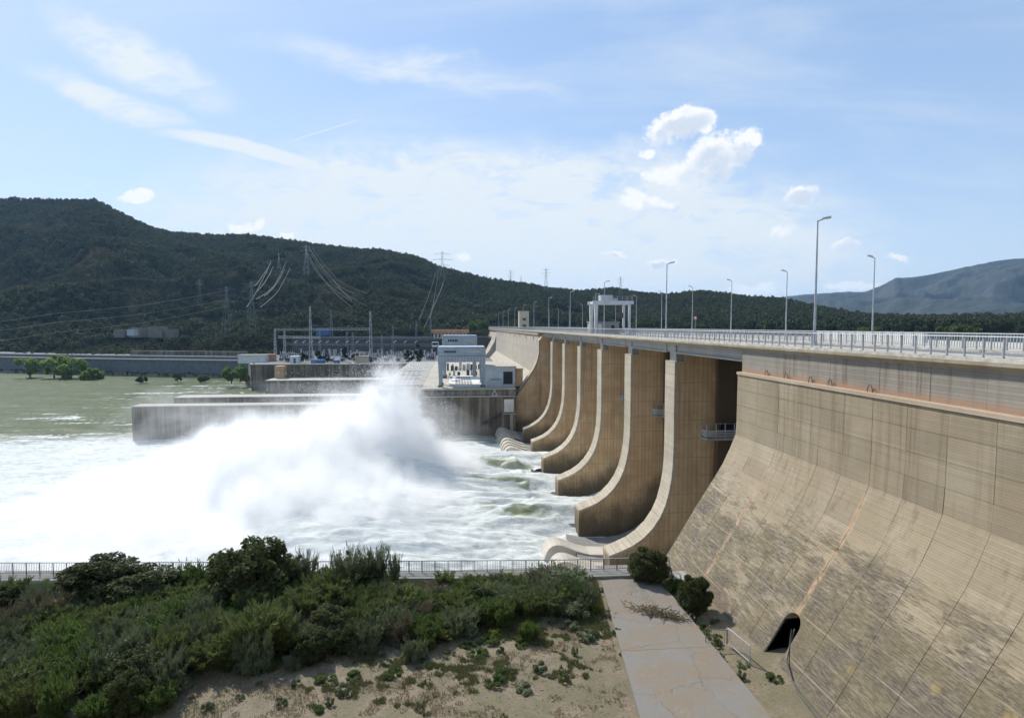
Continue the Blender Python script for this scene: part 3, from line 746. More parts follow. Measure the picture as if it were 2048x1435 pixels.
pW = pos(tW); nW = tW.noise(tW.scale(pW, (.35, 2.2, .35)), 1, 8, .75, .4)
tW.l.new(tW.mix(tW.ramp(nW, .32, .6), (.34, .36, .30), (.84, .85, .82)), bW.inputs['Base Color']); bW.inputs['Roughness'].default_value = .5
sW = tW.new('ShaderNodeSeparateXYZ', {0: pW}).outputs
oW = tW.m('MULTIPLY', tW.ramp(tW.noise(tW.scale(pW, (.12, .22, .1)), 1, 3), .44, .54), tW.m('MULTIPLY', tW.ramp(sW[0], 20.5, 18.), tW.ramp(nW, .75, .5)))
tW.l.new(tW.mix(tW.m('MULTIPLY', oW, .8), tW.mix(tW.ramp(nW, .32, .6), (.34, .36, .30), (.80, .81, .78)), (.30, .31, .18)), bW.inputs['Base Color'])
bump(tW, bW, nW, .5, .3)
for (y0, y1) in [(96.4, 112), (115.4, 131), (134.4, 150)]:
    heightgrid('chute_water', *sheet(y0, y1), mW)

# --- reservoir
wr, tr_, br_ = mat('reservoir_water'); br_.inputs['Base Color'].default_value = (.05, .08, .06, 1); br_.inputs['Roughness'].default_value = .12
bump(tr_, br_, tr_.noise(pos(tr_), 1.5, 4), .2, .1)
tag(MB().box((54.2, -400, -7), (700, 700, -6.8)).build('reservoir', wr), kind='structure')

# --- near terrace below the camera, its embankment and the slab beside the dam
gmt, t, b = mat('terrace_soil')
p = pos(t); n1 = t.noise(p, .45, 6, .65, .3); n2 = t.noise(p, 5, 6, .7); n3 = t.noise(p, 22, 3, .6)
c = t.mix(t.ramp(n2, .35, .65), (.165, .125, .078), (.265, .21, .14))
gfac = t.m('MULTIPLY', t.ramp(t.m('ADD', n1, t.m('MULTIPLY', n2, .35)), .56, .76), .6)
c = t.mix(gfac, c, t.mix(n3, (.085, .088, .035), (.15, .14, .07)))
c = t.mix(t.m('MULTIPLY', t.ramp(n3, .58, .68), .5), c, (.10, .08, .06))
t.l.new(c, b.inputs['Base Color']); bump(t, b, t.m('ADD', n2, t.m('MULTIPLY', n3, .4)), .6, .12); M['soil'] = gmt
def ter_h(X, Y):
    base = -22.05 + .35 * (fbm(X / 6, Y / 6, 4, 5) - .5)
    slope_ = -2.0 - .86 * Y - .12 * np.clip(np.abs(X) - 10, 0, 30)
    # soil banked up against the dam toe
    bank_ = np.clip((X - 17.6) / 4, 0, 1) * np.clip((50 - Y) / 14, 0, 1.2) * .55
    return np.maximum(base + bank_, np.where(Y < 26, np.minimum(slope_, -1.7), -99))
def terrace():
    xs = np.concatenate([np.linspace(-130, -48, 60), np.linspace(-47.6, 23, 240), np.linspace(23.4, 27, 8)]); ys_ = np.concatenate([np.linspace(-30, 27, 60), np.linspace(27.3, 51.9, 130)])
    X, Y = np.meshgrid(xs, ys_); heightgrid('ground_terrace', X, Y, ter_h(X, Y), M['soil'])
    tag(MB().vprism([(-130, 51.85), (27.5, 51.85), (27.5, 53.6), (-3, 53.9), (-29, 56.5), (-130, 64)], -42, -22.28).build('terrace_edge', M['grey']), kind='structure')
terrace()
# concrete slab: worn paving poured in bays, each with its own edge
slm, t, b = mat('worn_slab_concrete'); p = pos(t)
n1 = t.noise(p, .6, 6, .65, .4); n2 = t.noise(p, 4, 6, .7); n3 = t.noise(p, .9, 7, .7, 1.)
c = t.mix(t.ramp(n1, .38, .62), (.215, .17, .12), (.20, .182, .152))
c = t.mix(t.m('MULTIPLY', t.ramp(n2, .55, .75), .4), c, (.21, .16, .12))
c = t.mix(t.m('MULTIPLY', t.ramp(n3, .66, .74), .7), c, (.48, .42, .35))
vo = t.new('ShaderNodeTexVoronoi', {'Vector': t.new('ShaderNodeVectorMath', {0: p, 1: t.noise(p, 1.2, 4, out=1)}, operation='ADD').outputs[0], 'Scale': .19}, feature='DISTANCE_TO_EDGE').outputs[0]
crk = t.ramp(vo, .006, .002); c = t.mix(t.m('MULTIPLY', crk, .35), c, (.08, .075, .065))
n4 = t.noise(p, .33, 5, .6); c = t.mix(t.m('MULTIPLY', t.ramp(n4, .45, .62), .7), c, (.20, .195, .18))
n5 = t.noise(p, 1.6, 7, .75, .8); c = t.mix(t.m('MULTIPLY', t.ramp(n5, .56, .66), .7), c, (.27, .215, .15))
t.l.new(c, b.inputs['Base Color']); bump(t, b, t.m('SUBTRACT', n2, crk), .5, .05)
slab = empty('paved_apron', (12, 48, -22)); tag(slab, 'worn reddish concrete apron with pale patches between the scrub and the dam toe', 'pavement')
slab['kind'] = 'structure'
rows = [49.3, 45.4, 38.2, 30.5]
def sx0(y): return 11.0 + (y - 37.6) * .125
def sx1(y): return 17.5
for i in range(3):
    ya, yb = rows[i] - .012, rows[i + 1] + .012
    part(MB().vprism([(sx0(yb), yb), (sx1(yb), yb), (sx1(ya), ya), (sx0(ya), ya)], -22.5, -21.74 + rng.uniform(-.008, .008)), 'slab_bay', slm, slab)

# --- walkway with its railing along the terrace edge
WP = [(-130, 63), (-29.3, 54.45), (4, 51.95), (9.7, 51.6), (19.2, 51.4)]
walk = empty('walkway', (0, 52, -22)); tag(walk, 'narrow grey concrete walkway with low wall along the terrace edge', 'path'); walk['kind'] = 'structure'
for (xa, ya), (xb, yb) in zip(WP, WP[1:]):
    nseg = max(1, round((xb - xa) / 3.0))
    for i in range(nseg):
        p0 = (xa + (xb - xa) * i / nseg, ya + (yb - ya) * i / nseg); p1 = (xa + (xb - xa) * (i + 1) / nseg - .02, ya + (yb - ya) * (i + 1) / nseg)
        w = 1.25
        part(MB().vprism([(p0[0], p0[1] - w), (p1[0], p1[1] - w), (p1[0], p1[1] + .18), (p0[0], p0[1] + .18)], -22.30, -21.80 + rng.uniform(-.006, .006)), 'walkway_slab', 'grey', walk)
wr_ = empty('walkway_railing', (0, 52, -21.8)); tag(wr_, 'thin rusty grey railing along the concrete walkway above the river', 'railing')
pm = None; bal = MB(); npost = 0
for (xa, ya), (xb, yb) in zip(WP, WP[1:]):
    L = math.hypot(xb - xa, yb - ya); n_ = max(1, round(L / 1.17))
    for i in range(n_ + (1 if xb > 19 else 0)):
        k_ = i / n_; x = xa + (xb - xa) * k_; y = ya + (yb - ya) * k_
        if x < -60: continue
        if pm is None: o = MB().box((-.035, -.03, 0), (.035, .03, 1.05)).build('post', M['rust'], wr_); pm = o.data
        else: o = mobj('post', pm, wr_)
        o.location = (x, y - 52, 0)
    for i in range(int(L / .146)):
        k_ = i * .146 / L; x = xa + (xb - xa) * k_; y = ya + (yb - ya) * k_ - 52
        if x > -60: bal.box((x - .011, y - .011, .12), (x + .011, y + .011, 1.0))
    for zz, w in ((1.05, .065), (.12, .04)):
        MB().bar((xa, ya - 52, zz), (xb, yb - 52, zz), w).build('rail', M['railpaint'] if zz > 1 else M['rust'], wr_)
tag(bal.build('balusters', M['rust'], wr_), kind='stuff')
# end return of the railing towards the dam
MB().bar((19.2, -.6, 1.05), (18.2, -4.2, .9), .06).build('rail', M['rust'], wr_)
for k_ in range(1, 4): MB().box((19.2 - .33 * k_ - .03, -.6 - 1.2 * k_, -.2), (19.2 - .33 * k_ + .03, -.55 - 1.2 * k_, 1.0 - .04 * k_)).build('post', M['rust'], wr_)
MB().vprism([(19.2, 46.5), (21, 46.5), (21, 51.0), (19.2, 51.0)], -23, -21.9).build('toe_kerb', M['grey'])
tag(bpy.data.objects['toe_kerb'], kind='structure')
# gate beside the gallery entrance, cables hanging out of it
gt = empty('entrance_gate', (18.6, 37.3, -21.75)); tag(gt, 'small galvanised steel gate panel standing before the gallery entrance', 'gate')
gf = MB()
gf.poly([(0, 1.2, 0), (0, 1.2, 1.1), (.35, -1.2, 1.15), (.35, -1.2, 0)], .06); gf.bar((0, 1.2, .1), (.35, -1.2, .1), .05)
gf.build('frame', M['galv'], gt)
for k_ in range(1, 12): MB().bar((k_ * .029, 1.2 - .2 * k_, .1), (k_ * .029, 1.2 - .2 * k_, 1.12), .02).build('bar', M['galv'], gt)
g2 = empty('side_fence', (17.2, 38.8, -21.75)); tag(g2, 'short rusty railing joined to the steel gate by the dam toe', 'railing')
MB().poly([(0, 0, 0), (0, 0, .95), (1.35, -.3, .95), (1.35, -.3, 0)], .05).build('frame', M['rust'], g2)
for k_ in range(1, 8): MB().bar((k_ * .17, -.04 * k_, 0), (k_ * .17, -.04 * k_, .95), .02).build('bar', M['rust'], g2)
for q, (dx, lab) in enumerate(((0, 'thick'), (.22, 'thin'))):
    pts = [(21.9 - dx, 36.0, -19.6), (21.2, 35.4, -20.5), (20.7, 34.8, -21.0), (20.4 + dx * .3, 33.6, -21.55), (20.1 + dx, 32.2, -21.6), (19.9 + dx, 29.8, -21.6)]
    c_ = MB().poly(pts, .09 - q * .04, n=6).build('cable', M['dark_equip'])
    tag(c_, f'{lab} dark cable running out of the gallery entrance onto the ground', 'cable')

# ================================================================ POWERHOUSE SIDE
# guide walls in the river
gw = empty('guide_wall', (19, 186, -34)); tag(gw, 'long streaked concrete wall between spillway basin and powerhouse', 'wall')
for k_, (xa, xb) in enumerate(zip([-95, -78, -61, -44, -24], [-78, -61, -44, -24, -10])):
    part(MB().box((xa + .03, 185.6, -42), (xb - .03, 190.5, -24.0)), 'wall_section', 'guide', gw)
    part(MB().box((xa, 185.4, -24.0), (xb - .02, 190.7, -23.75)), 'coping', 'deck', gw)
for xa, xb in zip([-10, -2, 6, 13], [-2, 6, 13, 19.3]):
    part(MB().box((xa + .03, 185.6, -42), (xb - .02, 189.2, -22.1)), 'wall_section', 'guide', gw)
part(MB().box((-10, 185.2, -22.1), (19.3, 186.4, -21.8)), 'coping', 'deck', gw)
part(MB().box((-10, 186.45, -22.1), (19.3, 189.2, -20.0)), 'parapet', 'guide', gw)
part(MB().box((15.2, 185.4, -27.6), (19.25, 185.58, -27.3)), 'landing', 'deck', gw); part(MB().box((15.6, 185.45, -26.9), (18.6, 185.59, -22.9)), 'niche', 'white', gw)
part(MB().box((17.4, 185.3, -34), (18.4, 185.59, -27.6)), 'pilaster', 'nose', gw)
st = empty('wall_stair', (15, 185, -27)); tag(st, 'dark sloping stair with handrail fixed to the streaked guide wall', 'stairs')
mbs = MB()
for i in range(26): mbs.box((-i * .6, -.1, -.2 * i - .2), (-i * .6 - .62, .45, -.2 * i - .05)) if False else None
for i in range(26):
    s_ = MB().box((-(i + 1) * .42, -.6, -.24 * i - .25), (-i * .42, .4, -.24 * i - .1)).build('step', M['dark_equip'], st)
MB().bar((0, -.6, .9), (-11, -.6, -5.4), .1).build('handrail', M['dark_equip'], st); MB().bar((0, -.6, -.3), (-11, -.6, -6.6), .22).build('stringer', M['dark_equip'], st)
MB().box((-36, -.3, -6.9), (-11, .3, -6.6)).build('catwalk', M['dark_equip'], st)
g3 = empty('outer_guide_wall', (-40, 210, -34)); tag(g3, 'second lower concrete wall standing in the river behind the long guide wall', 'wall')
for k_, (xa, xb) in enumerate(zip([-91.6, -73, -55, -38], [-73, -55, -38, -22])):
    part(MB().box((xa + .03, 205, -42), (xb - .03, 212, -23.75)), 'wall_section', 'guide', g3)
    part(MB().box((xa, 204.8, -23.75), (xb - .02, 212.2, -23.5)), 'coping', 'deck', g3)
# powerhouse deck
dk = empty('powerhouse', (0, 192, -19.6)); tag(dk, 'powerhouse deck of pale concrete with rows of dark hatches', 'power station')
part(MB().box((-24, 189.25, -42), (27.3, 330, -20.0)), 'base', 'guide', dk)
part(MB().box((-10, 186.5, -19.98), (19.3, 330, -19.5)), 'deck_slab', 'deck', dk)
part(MB().box((19.4, 192.5, -19.98), (26.9, 330, -19.55)), 'deck_slab', 'deck', dk)
part(MB().box((-24, 200, -19.98), (-10.1, 330, -19.6)), 'deck_slab', 'grey', dk)
part(MB().box((-1.6, 192.5, -19.5), (9.0, 228, -18.9)), 'raised_slab', 'white', dk)
for r_i, yy in enumerate([195, 201.5, 209, 217.5]):
    for k_ in range(6): part(MB().box((.5 + k_ * .95, yy, -18.9), (1.2 + k_ * .95, yy + 1.7, -18.72)), 'hatch', 'dark_equip', dk)
part(MB().vprism([(-2, 222), (-.4, 222), (-1.0, 212)], -18.9, -18.7), 'arrow_marker', 'dark_equip', dk)
for yy, x0, n_ in ((233, -2, 3), (236, 5, 4), (262, -3, 8), (270, -1, 8)):
    for k_ in range(n_):
        hh = rng.uniform(1, 3.2)
        part(MB().box((x0 + k_ * 1.7, yy, -19.5), (x0 + k_ * 1.7 + rng.uniform(.7, 1.4), yy + 1.5, -19.5 + hh)), 'machinery', 'dark_equip' if rng.random() < .6 else 'galv', dk)
# steel stair trestles left of the deck
trs = empty('stair_trestle', (-16, 196, -19.6)); tag(trs, 'grey steel stair trestle leaning at the left edge of the powerhouse deck', 'stairs')
for k_ in range(5):
    MB().bar((-4 + 1.6 * k_, 0, 0), (-1.2 + 1.6 * k_, 0, 5.2), .16).build('strut', M['galv'], trs)
for zz in (1.2, 2.4, 3.6, 5.0): MB().bar((-4.4 + zz * .6, 0, zz), (3.6 + zz * .6, 0, zz), .12).build('rung', M['galv'], trs)
def portal_crane(loc, w, h, dpt, label, name='portal_crane'):
    r = empty(name, loc); tag(r, label, 'crane')
    for x in (0, w):
        for y in (0, dpt):
            MB().bar((x, y, 0), (x, y, h * .62), .9, n=4, w2=1.5).build('leg', M['bluegrey'], r)
            MB().box((x - .8, y - .6, 0), (x + .8, y + .6, .7)).build('wheel_box', M['dark_equip'], r)
    MB().box((-.8, -.6, h * .62), (w + .8, dpt + .6, h * .76)).build('girder', M['bluegrey'], r)
    for k_ in range(14): MB().box((-.2 + k_ * w / 13, -.72, h * .62), (.0 + k_ * w / 13, -.6, h * .76)).build('stiffener', M['galv'], r)
    bdy = MB(); bdy.prism([(0, 0)], 0, 0) if False else None
    hb = MB().box((-.9, -.9, h * .765), (w + .9, dpt + .9, h * .97)).build('machine_house', M['bluegrey'], r, bev=.25)
    MB().box((-.7, -.7, h * .97 + .01), (w + .7, dpt + .7, h)).build('roof', M['hallgrey'], r, bev=.12)
    for k_ in range(6): MB().box((1.3 + k_ * .62, -.96, h * .85), (1.75 + k_ * .62, -.9, h * .9)).build('lettering', M['black'], r)
    MB().box((w * .62, -.97, h * .855), (w * .95, -.9, h * .895)).build('window', M['deck'], r)
    return r
portal_crane((-4.2, 190.6, -19.5), 13.4, 12.9, 9, 'blue-grey portal crane with tapering legs at the front of the powerhouse deck')
portal_crane((-3.4, 224, -19.5), 11.2, 16.0, 8, 'second blue-grey portal crane rising just behind the front one')
cb = empty('crane_cab', (-6.2, 216, -6.4)); tag(cb, 'small glazed pale blue cab left of the rear portal crane', 'cab')
MB().box((-1.6, 0, -1.2), (.8, 2, .6)).build('body', M['hallgrey'], cb, bev=.1); MB().box((-1.4, -.04, -.5), (.6, 0, .3)).build('window', M['glass'], cb); MB().box((.8, .6, -1.2), (3, 1.4, -.7)).build('bracket', M['bluegrey'], cb)
hl = empty('white_hall', (9.9, 190.2, -19.5)); tag(hl, 'white boxy hall with dark doorway and bright flat roof beside the dam face', 'building')
MB().box((0, 0, 0), (9.6, 15, 6.3)).build('wall', M['hallgrey'], hl)  # shade on the white front is put into this blue-grey wall colour
MB().box((9.62, 1.2, 0), (12.2, 14, 5.6)).build('annex_wall', M['pier'], hl)
rf = MB().box((-.2, -.3, 6.3), (4.9, 15.2, 6.65)); rf.build('roof_slab', M['deck'], hl); MB().box((5.0, -.3, 6.3), (9.9, 15.2, 6.65)).build('roof_slab', M['deck'], hl)
MB().box((9.9, .8, 5.6), (12.4, 14.2, 5.85)).build('roof_slab', M['deck'], hl)
d_ = MB().box((5.8, -.05, .9), (8.8, 0, 4.9)).build('doorway', M['black'], hl); MB().box((7.2, -.09, .9), (7.3, -.05, 4.9)).build('mullion', M['glass'], d_)
MB().poly([(1.6, -.06, 2.1), (2.3, -.06, 2.7), (2.6, -.06, 2.2), (3.1, -.06, 2.6), (3.5, -.06, 2.2), (4.1, -.06, 2.6), (4.6, -.06, 2.3), (5.2, -.06, 2.5)], .13).build('scribble', M['black'], hl)
MB().poly([(2.6, -.06, 1.3), (3.4, -.06, 1.35), (4.6, -.06, 1.3)], .1).build('scribble', M['galv'], hl)
for nm, y, z, xa, xb in (('deck_railing', 186.4, -19.5, -10, 19.2), ('parapet_railing', 185.3, -21.8, -10, 19.2)):
    rr_ = empty(nm, (xa, y, z)); tag(rr_, 'thin steel railing along the front of the powerhouse deck' if nm[0] == 'd' else 'low thin railing on the ledge under the powerhouse deck', 'railing')
    for k_ in range(int((xb - xa) / 1.6) + 1): MB().box((k_ * 1.6, 0, 0), (k_ * 1.6 + .06, .06, 1.05)).build('post', M['galv'], rr_)
    for zz in (.55, 1.05): MB().box((0, 0, zz), (xb - xa, .05, zz + .05)).build('rail', M['galv'], rr_)
for x_, y_, z_ in ((12.6, 185.9, -20.9), (17, 185.1, -25.4)):
    lb = empty('life_ring_stand', (x_, y_, z_ - .8)); tag(lb, 'small white triangular frame on the ledge below the white hall' if z_ > -22 else 'white triangular frame leaning in the niche by the stair landing', 'frame')
    MB().poly([(-.9, 0, 0), (0, 0, 1.7), (.9, 0, 0), (-.9, 0, 0)], .2).build('frame', M['white'], lb)

# rough strip of earth at the foot of the river wall
def bank_strip():
    pts = [(-640, 580), (-520, 540), (-400, 497), (-330, 470), (-300, 458), (-270, 447), (-240, 437), (-210, 428), (-182, 420), (-156, 412), (-134, 405), (-116, 352)]
    L = [0]
    for a, b in zip(pts, pts[1:]): L.append(L[-1] + math.hypot(b[0] - a[0], b[1] - a[1]))
    s_ = np.linspace(0, L[-1], 260); px = np.interp(s_, L, [p[0] for p in pts]); py = np.interp(s_, L, [p[1] for p in pts])
    W_ = np.linspace(0, 1, 12)[:, None]; wid = (5 + 9 * fbm(s_ / 14, s_ * 0, 4, 91))[None]
    X = px[None] + 0 * W_; Y = py[None] + 1 - wid * W_; Z = -32.2 - 2.9 * W_ ** 1.3 + 1.6 * (fbm(X / 3, Y / 2, 4, 92) - .5)
    heightgrid('river_bank', X, Y, Z, M['soil'])
    g = np.random.default_rng(93); k = g.integers(0, 260, 420); w = g.uniform(0, .8, 420)
    P = np.stack([px[k], py[k] + 1 - wid[0][k] * w, -32.4 - 2.4 * w ** 1.3], 1)
    return P
BANKP = bank_strip()
# far bank: quay walls, yard and river wall
yard = [(-104, 327), (-10, 326), (-10, 331), (27, 331), (27, 420), (60, 520), (-300, 540), (-700, 680), (-640, 584), (-520, 544), (-400, 501), (-330, 474), (-300, 462), (-240, 441), (-182, 424), (-134, 409)]
part(MB().box((-106, 326.5, -20.62), (-10, 345, -20.45)), 'apron', 'deck', dk) if False else None
tag(MB().vprism(yard, -42, -20.6).build('ground_yard', M['bank']), kind='structure')
q = empty('quay_wall', (-70, 325, -34)); tag(q, 'grey concrete quay wall below the switchyard platform', 'wall')
for xa, xb in zip([-106, -92, -80, -66, -52, -38, -24], [-92, -80, -66, -52, -38, -24, -10]):
    part(MB().box((xa + .04, 324.6, -42), (xb - .04, 325.98, -20.5)), 'wall_section', 'guide', q)
part(MB().box((-106.2, 324.3, -20.5), (-10, 326.4, -20.1)), 'coping', 'deck', q)
lo = empty('landing_stage', (-60, 312, -34)); tag(lo, 'lower grey concrete stage at the foot of the quay wall', 'quay')
part(MB().box((-93, 306, -42), (-14, 324.5, -27.4)), 'stage', 'guide', lo); part(MB().box((-93.3, 305.7, -27.4), (-14, 324.5, -27.1)), 'coping', 'deck', lo)
part(MB().box((-92, 318, -27.1), (-87.5, 324.5, -20.8)), 'stub_tower', 'pier', lo)
rw = empty('river_wall', (-180, 420, -34)); tag(rw, 'long dark blue-grey retaining wall along the far river bank', 'wall')
WPt = [(-640, 580), (-520, 540), (-400, 497), (-330, 470), (-300, 458), (-270, 447), (-240, 437), (-210, 428), (-182, 420), (-156, 412), (-134, 405), (-106, 330)]
for (xa, ya), (xb, yb) in zip(WPt, WPt[1:]):
    part(MB().vprism([(xa, ya), (xb, yb), (xb + .3, yb + 3), (xa + .3, ya + 3)], -42, -23.2), 'wall_section', 'bank' if xa < -140 else 'guide', rw)
    part(MB().vprism([(xa - .1, ya - .4), (xb - .1, yb - .4), (xb + .3, yb + 3.2), (xa + .3, ya + 3.2)], -23.2, -22.6), 'coping', 'grey', rw)
uw_ = empty('upper_bank_wall', (-180, 434, -22)); tag(uw_, 'brownish upper retaining wall behind the dark river wall', 'wall')
for (xa, ya), (xb, yb) in zip([(-228, 446), (-205, 440), (-182, 433), (-160, 426)], [(-205, 440), (-182, 433), (-160, 426), (-140, 420)]):
    part(MB().vprism([(xa, ya), (xb, yb), (xb + .3, yb + 3), (xa + .3, ya + 3)], -24, -17.6), 'wall_section', 'guide', uw_)

# ================================================================ HILLS surveyed along their skylines
sky = [(-900, 560), (-500, 500), (-200, 430), (0, 400), (114, 402), (190, 404), (240, 428), (300, 458), (350, 470), (420, 474), (500, 474), (560, 483), (640, 494), (700, 502), (760, 504),
       (820, 516), (850, 526), (880, 540), (920, 550), (980, 565), (1040, 572), (1100, 583), (1150, 589), (1230, 582), (1290, 592), (1340, 595), (1400, 590), (1440, 594), (1500, 602),
       (1560, 606), (1620, 620), (1660, 630), (1720, 640), (1760, 645), (1915, 646), (2300, 640), (2700, 630)]
skA = np.array([azel(x, y)[0] for x, y in sky]); skE = np.array([azel(x, y)[1] for x, y in sky])
kA = lambda x: azel(x, 650)[0]
ridA = np.array([kA(x) for x in (-900, 114, 300, 640, 900, 1050, 1230, 1500, 1760, 2700)]); ridR = np.array([1700, 1450, 1250, 1150, 1000, 1000, 1050, 950, 800, 800])
footA = np.array([kA(x) for x in (-900, -100, 114, 300, 520, 545, 980, 1060, 1300, 2700)]); footR = np.array([900, 655, 536, 494, 452, 454, 450, 540, 560, 470])
footZ = np.array([-24, -22, -22, -21, -20.5, -20.5, -18, -6, -6, -6])
def hill_z(A, Rr):
    E_ = np.interp(A, skA, skE); Rd = np.interp(A, ridA, ridR); R0 = np.interp(A, footA, footR); Z0 = np.interp(A, footA, footZ)
    X = Rr * np.sin(A); Y = Rr * np.cos(A)
    t = (Rr - R0) / (Rd - R0); top = Rd * E_
    tc = np.clip(t, 0, 1)
    s = .22 * tc + .78 * tc ** 1.35
    h = Z0 + (top - Z0) * s
    # low benches at the foot
    gul = 1 - np.abs(2 * fbm(X / 190 + 5, Y / 260, 5, 3, .5) - 1)
    amp = (top - Z0) * .52 * np.clip(tc * 2.2, 0, 1) * (1 - tc ** 3) 
    h = h + amp * (gul - .78) + 5 * (fbm(X / 38, Y / 38, 3, 8) - .5) * np.clip(tc * 6, 0, 1) * (1 - tc ** 6)
    h = np.where(t < 0, Z0 + t * 900, h)
    h = np.where(t > 1, top - (Rr - Rd) * .18, h)
    h = np.minimum(h, np.where(t <= 1, Rr * E_, h) + 0)
    return h, t
hm, t, b = mat('hillside'); p = pos(t)
n1 = t.noise(p, .010, 7, .62, .3); n2 = t.noise(p, .09, 6, .7); n3 = t.noise(t.scale(p, (.01, .01, .12)), 1, 5, .6)
c = t.mix(t.ramp(n2, .35, .65), (.016, .023, .011), (.042, .041, .024))
c = t.mix(t.m('MULTIPLY', t.ramp(n1, .5, .64), .6), c, (.052, .040, .027))
c = t.mix(t.m('MULTIPLY', t.m('MULTIPLY', t.ramp(n3, .55, .66), t.ramp(n2, .4, .6)), .8), c, (.082, .052, .036))
t.l.new(c, b.inputs['Base Color']); bump(t, b, n2, .8, 1.); b.inputs['Roughness'].default_value = 1; b.inputs['Specular IOR Level'].default_value = 0
A, U_ = np.meshgrid(np.linspace(skA[0], skA[-1], 760), np.concatenate([np.linspace(-.012, 1, 190), np.linspace(1.02, 2.2, 24)]))
Rd = np.interp(A, ridA, ridR); R0 = np.interp(A, footA, footR); RR = R0 + (Rd - R0) * U_
H, _ = hill_z(A, RR)
heightgrid('hills', RR * np.sin(A), RR * np.cos(A), H, hm)

# far mountains on the right
mk = [(1350, 655), (1500, 622), (1560, 598), (1600, 590), (1650, 588), (1700, 584), (1730, 583), (1760, 572), (1790, 556), (1830, 553), (1860, 549), (1890, 542), (1915, 537), (2000, 520), (2100, 512), (2300, 530), (2700, 560)]
mA = np.array([azel(x, y)[0] for x, y in mk]); mE = np.array([azel(x, y)[1] for x, y in mk])
def mount(name, A0, A1, r0, r1, Ea, Ev, seed, gul):
    A, U_ = np.meshgrid(np.linspace(A0, A1, 420), np.linspace(0, 1.25, 110)); RR = r0 + (r1 - r0) * U_
    E_ = np.interp(A, Ea, Ev) + .0016 * (fbm(A * 160, A * 0, 4, seed) - .5)
    X = RR * np.sin(A); Y = RR * np.cos(A); tc = np.clip(U_, 0, 1); top = r1 * E_
    g_ = 1 - np.abs(2 * fbm(X / gul, Y / gul, 6, seed, .52) - 1)
    H = -8 + (top + 8) * tc ** 1.1 + (top + 8) * .75 * (g_ - .8) * tc * 2 * (1 - tc ** 3)
    H = np.minimum(H, RR * E_); H = np.where(U_ > 1, top - (RR - r1) * .4, H)
    heightgrid(name, X, Y, H, mm)
mm, t, b = mat('mountain_scrub'); p = pos(t)
n1 = t.noise(p, .004, 8, .66, .2); n2 = t.noise(p, .02, 6, .7)
c = t.mix(t.ramp(n2, .35, .65), (.007, .014, .014), (.020, .029, .024)); c = t.mix(t.m('MULTIPLY', t.ramp(n1, .52, .64), .4), c, (.035, .037, .031))
t.l.new(c, b.inputs['Base Color']); bump(t, b, n2, .9, 12.)
mount('mountains', mA[0], mA[-1], 2600, 4600, mA, mE, 41, 620)
m2 = [(1480, 640), (1540, 603), (1600, 594), (1700, 588), (1760, 600), (1820, 640)]
mount('far_mountains', azel(1480, 600)[0], azel(1820, 600)[0], 5200, 6500, np.array([azel(x, y)[0] for x, y in m2]), np.array([azel(x, y)[1] + .004 for x, y in m2]), 47, 900)

# ---------------------------------------------------------------- foliage builder
def leaves(n, rad, size, shape='ball', seed=0, clump=0, up=0., flat=.0, aspect=1.6, spread=.35):
    g = np.random.default_rng(seed)
    rad = np.array(rad, float)
    if clump:
        d = g.normal(size=(clump, 3)); d /= np.linalg.norm(d, axis=1)[:, None]
        rr = g.uniform(.35, .95, (clump, 1)) ** .6; C = d * rr * rad
        C[:, 2] = np.abs(C[:, 2]) if shape == 'dome' else C[:, 2]
        idx = g.integers(0, clump, n); q = g.normal(size=(n, 3)); q /= np.linalg.norm(q, axis=1)[:, None]
        cs = g.uniform(.6, 1.25, clump)[idx][:, None]
        P = C[idx] + q * cs * (g.uniform(.3, 1, (n, 1)) ** .5) * rad.mean() * spread
    else:
        d = g.normal(size=(n, 3)); d /= np.linalg.norm(d, axis=1)[:, None]
        P = d * (g.uniform(.2, 1, (n, 1)) ** .45) * rad
    if shape == 'dome': P[:, 2] = np.abs(P[:, 2])
    N = g.normal(size=(n, 3)); N[:, 2] += flat * 2; N /= np.linalg.norm(N, axis=1)[:, None]
    T = np.cross(N, g.normal(size=(n, 3))); T[:, 2] += up * 3; T -= N * (T * N).sum(1)[:, None]; T /= np.linalg.norm(T, axis=1)[:, None]
    B = np.cross(N, T); s = size * g.uniform(.6, 1.4, (n, 1))
    a = T * s * aspect / 2; b_ = B * s / 2
    V = np.stack([P - a, P + b_, P + a, P - b_], 1).reshape(-1, 3)
    return V
def quadmesh(name, V, m):
    return fastmesh(name, V, np.arange(len(V), dtype=np.int32).reshape(-1, 4), m)
# pines: rounded aleppo crowns from leaf clumps, short trunk
def pine_kind(seed, h, w, n, lf=.62):
    g = np.random.default_rng(seed)
    V = leaves(n, (w / 2 * .85, w / 2 * .85, h * .36), lf, seed=seed, clump=15, spread=.38, aspect=1.3)
    V[:, 2] += h * .6
    cm = quadmesh('pine_crown', V, M['pine'])
    tb = MB(); tb.bar((0, 0, -.5), (.1 * w * .2, .05, h * .6), w * .07, n=5, w2=w * .035)
    for k in range(4):
        a = g.uniform(0, 6.28); tb.bar((0.02, 0, h * (.35 + .06 * k)), (math.cos(a) * w * .3, math.sin(a) * w * .3, h * (.55 + .07 * k)), w * .03, n=4, w2=w * .015)
    root = empty('pine_tree'); mobj('crown', cm, root); tb.build('trunk', M['trunk'], root)
    return root
kinds = [pine_kind(101, 8, 6.4, 620), pine_kind(102, 9.5, 6.0, 680), pine_kind(103, 6.5, 6.0, 520)]
far_kinds = [pine_kind(111, 8, 6.4, 190, 1.15), pine_kind(112, 9.3, 6.0, 200, 1.1), pine_kind(113, 6.5, 6.2, 170, 1.15)]
g = np.random.default_rng(5)
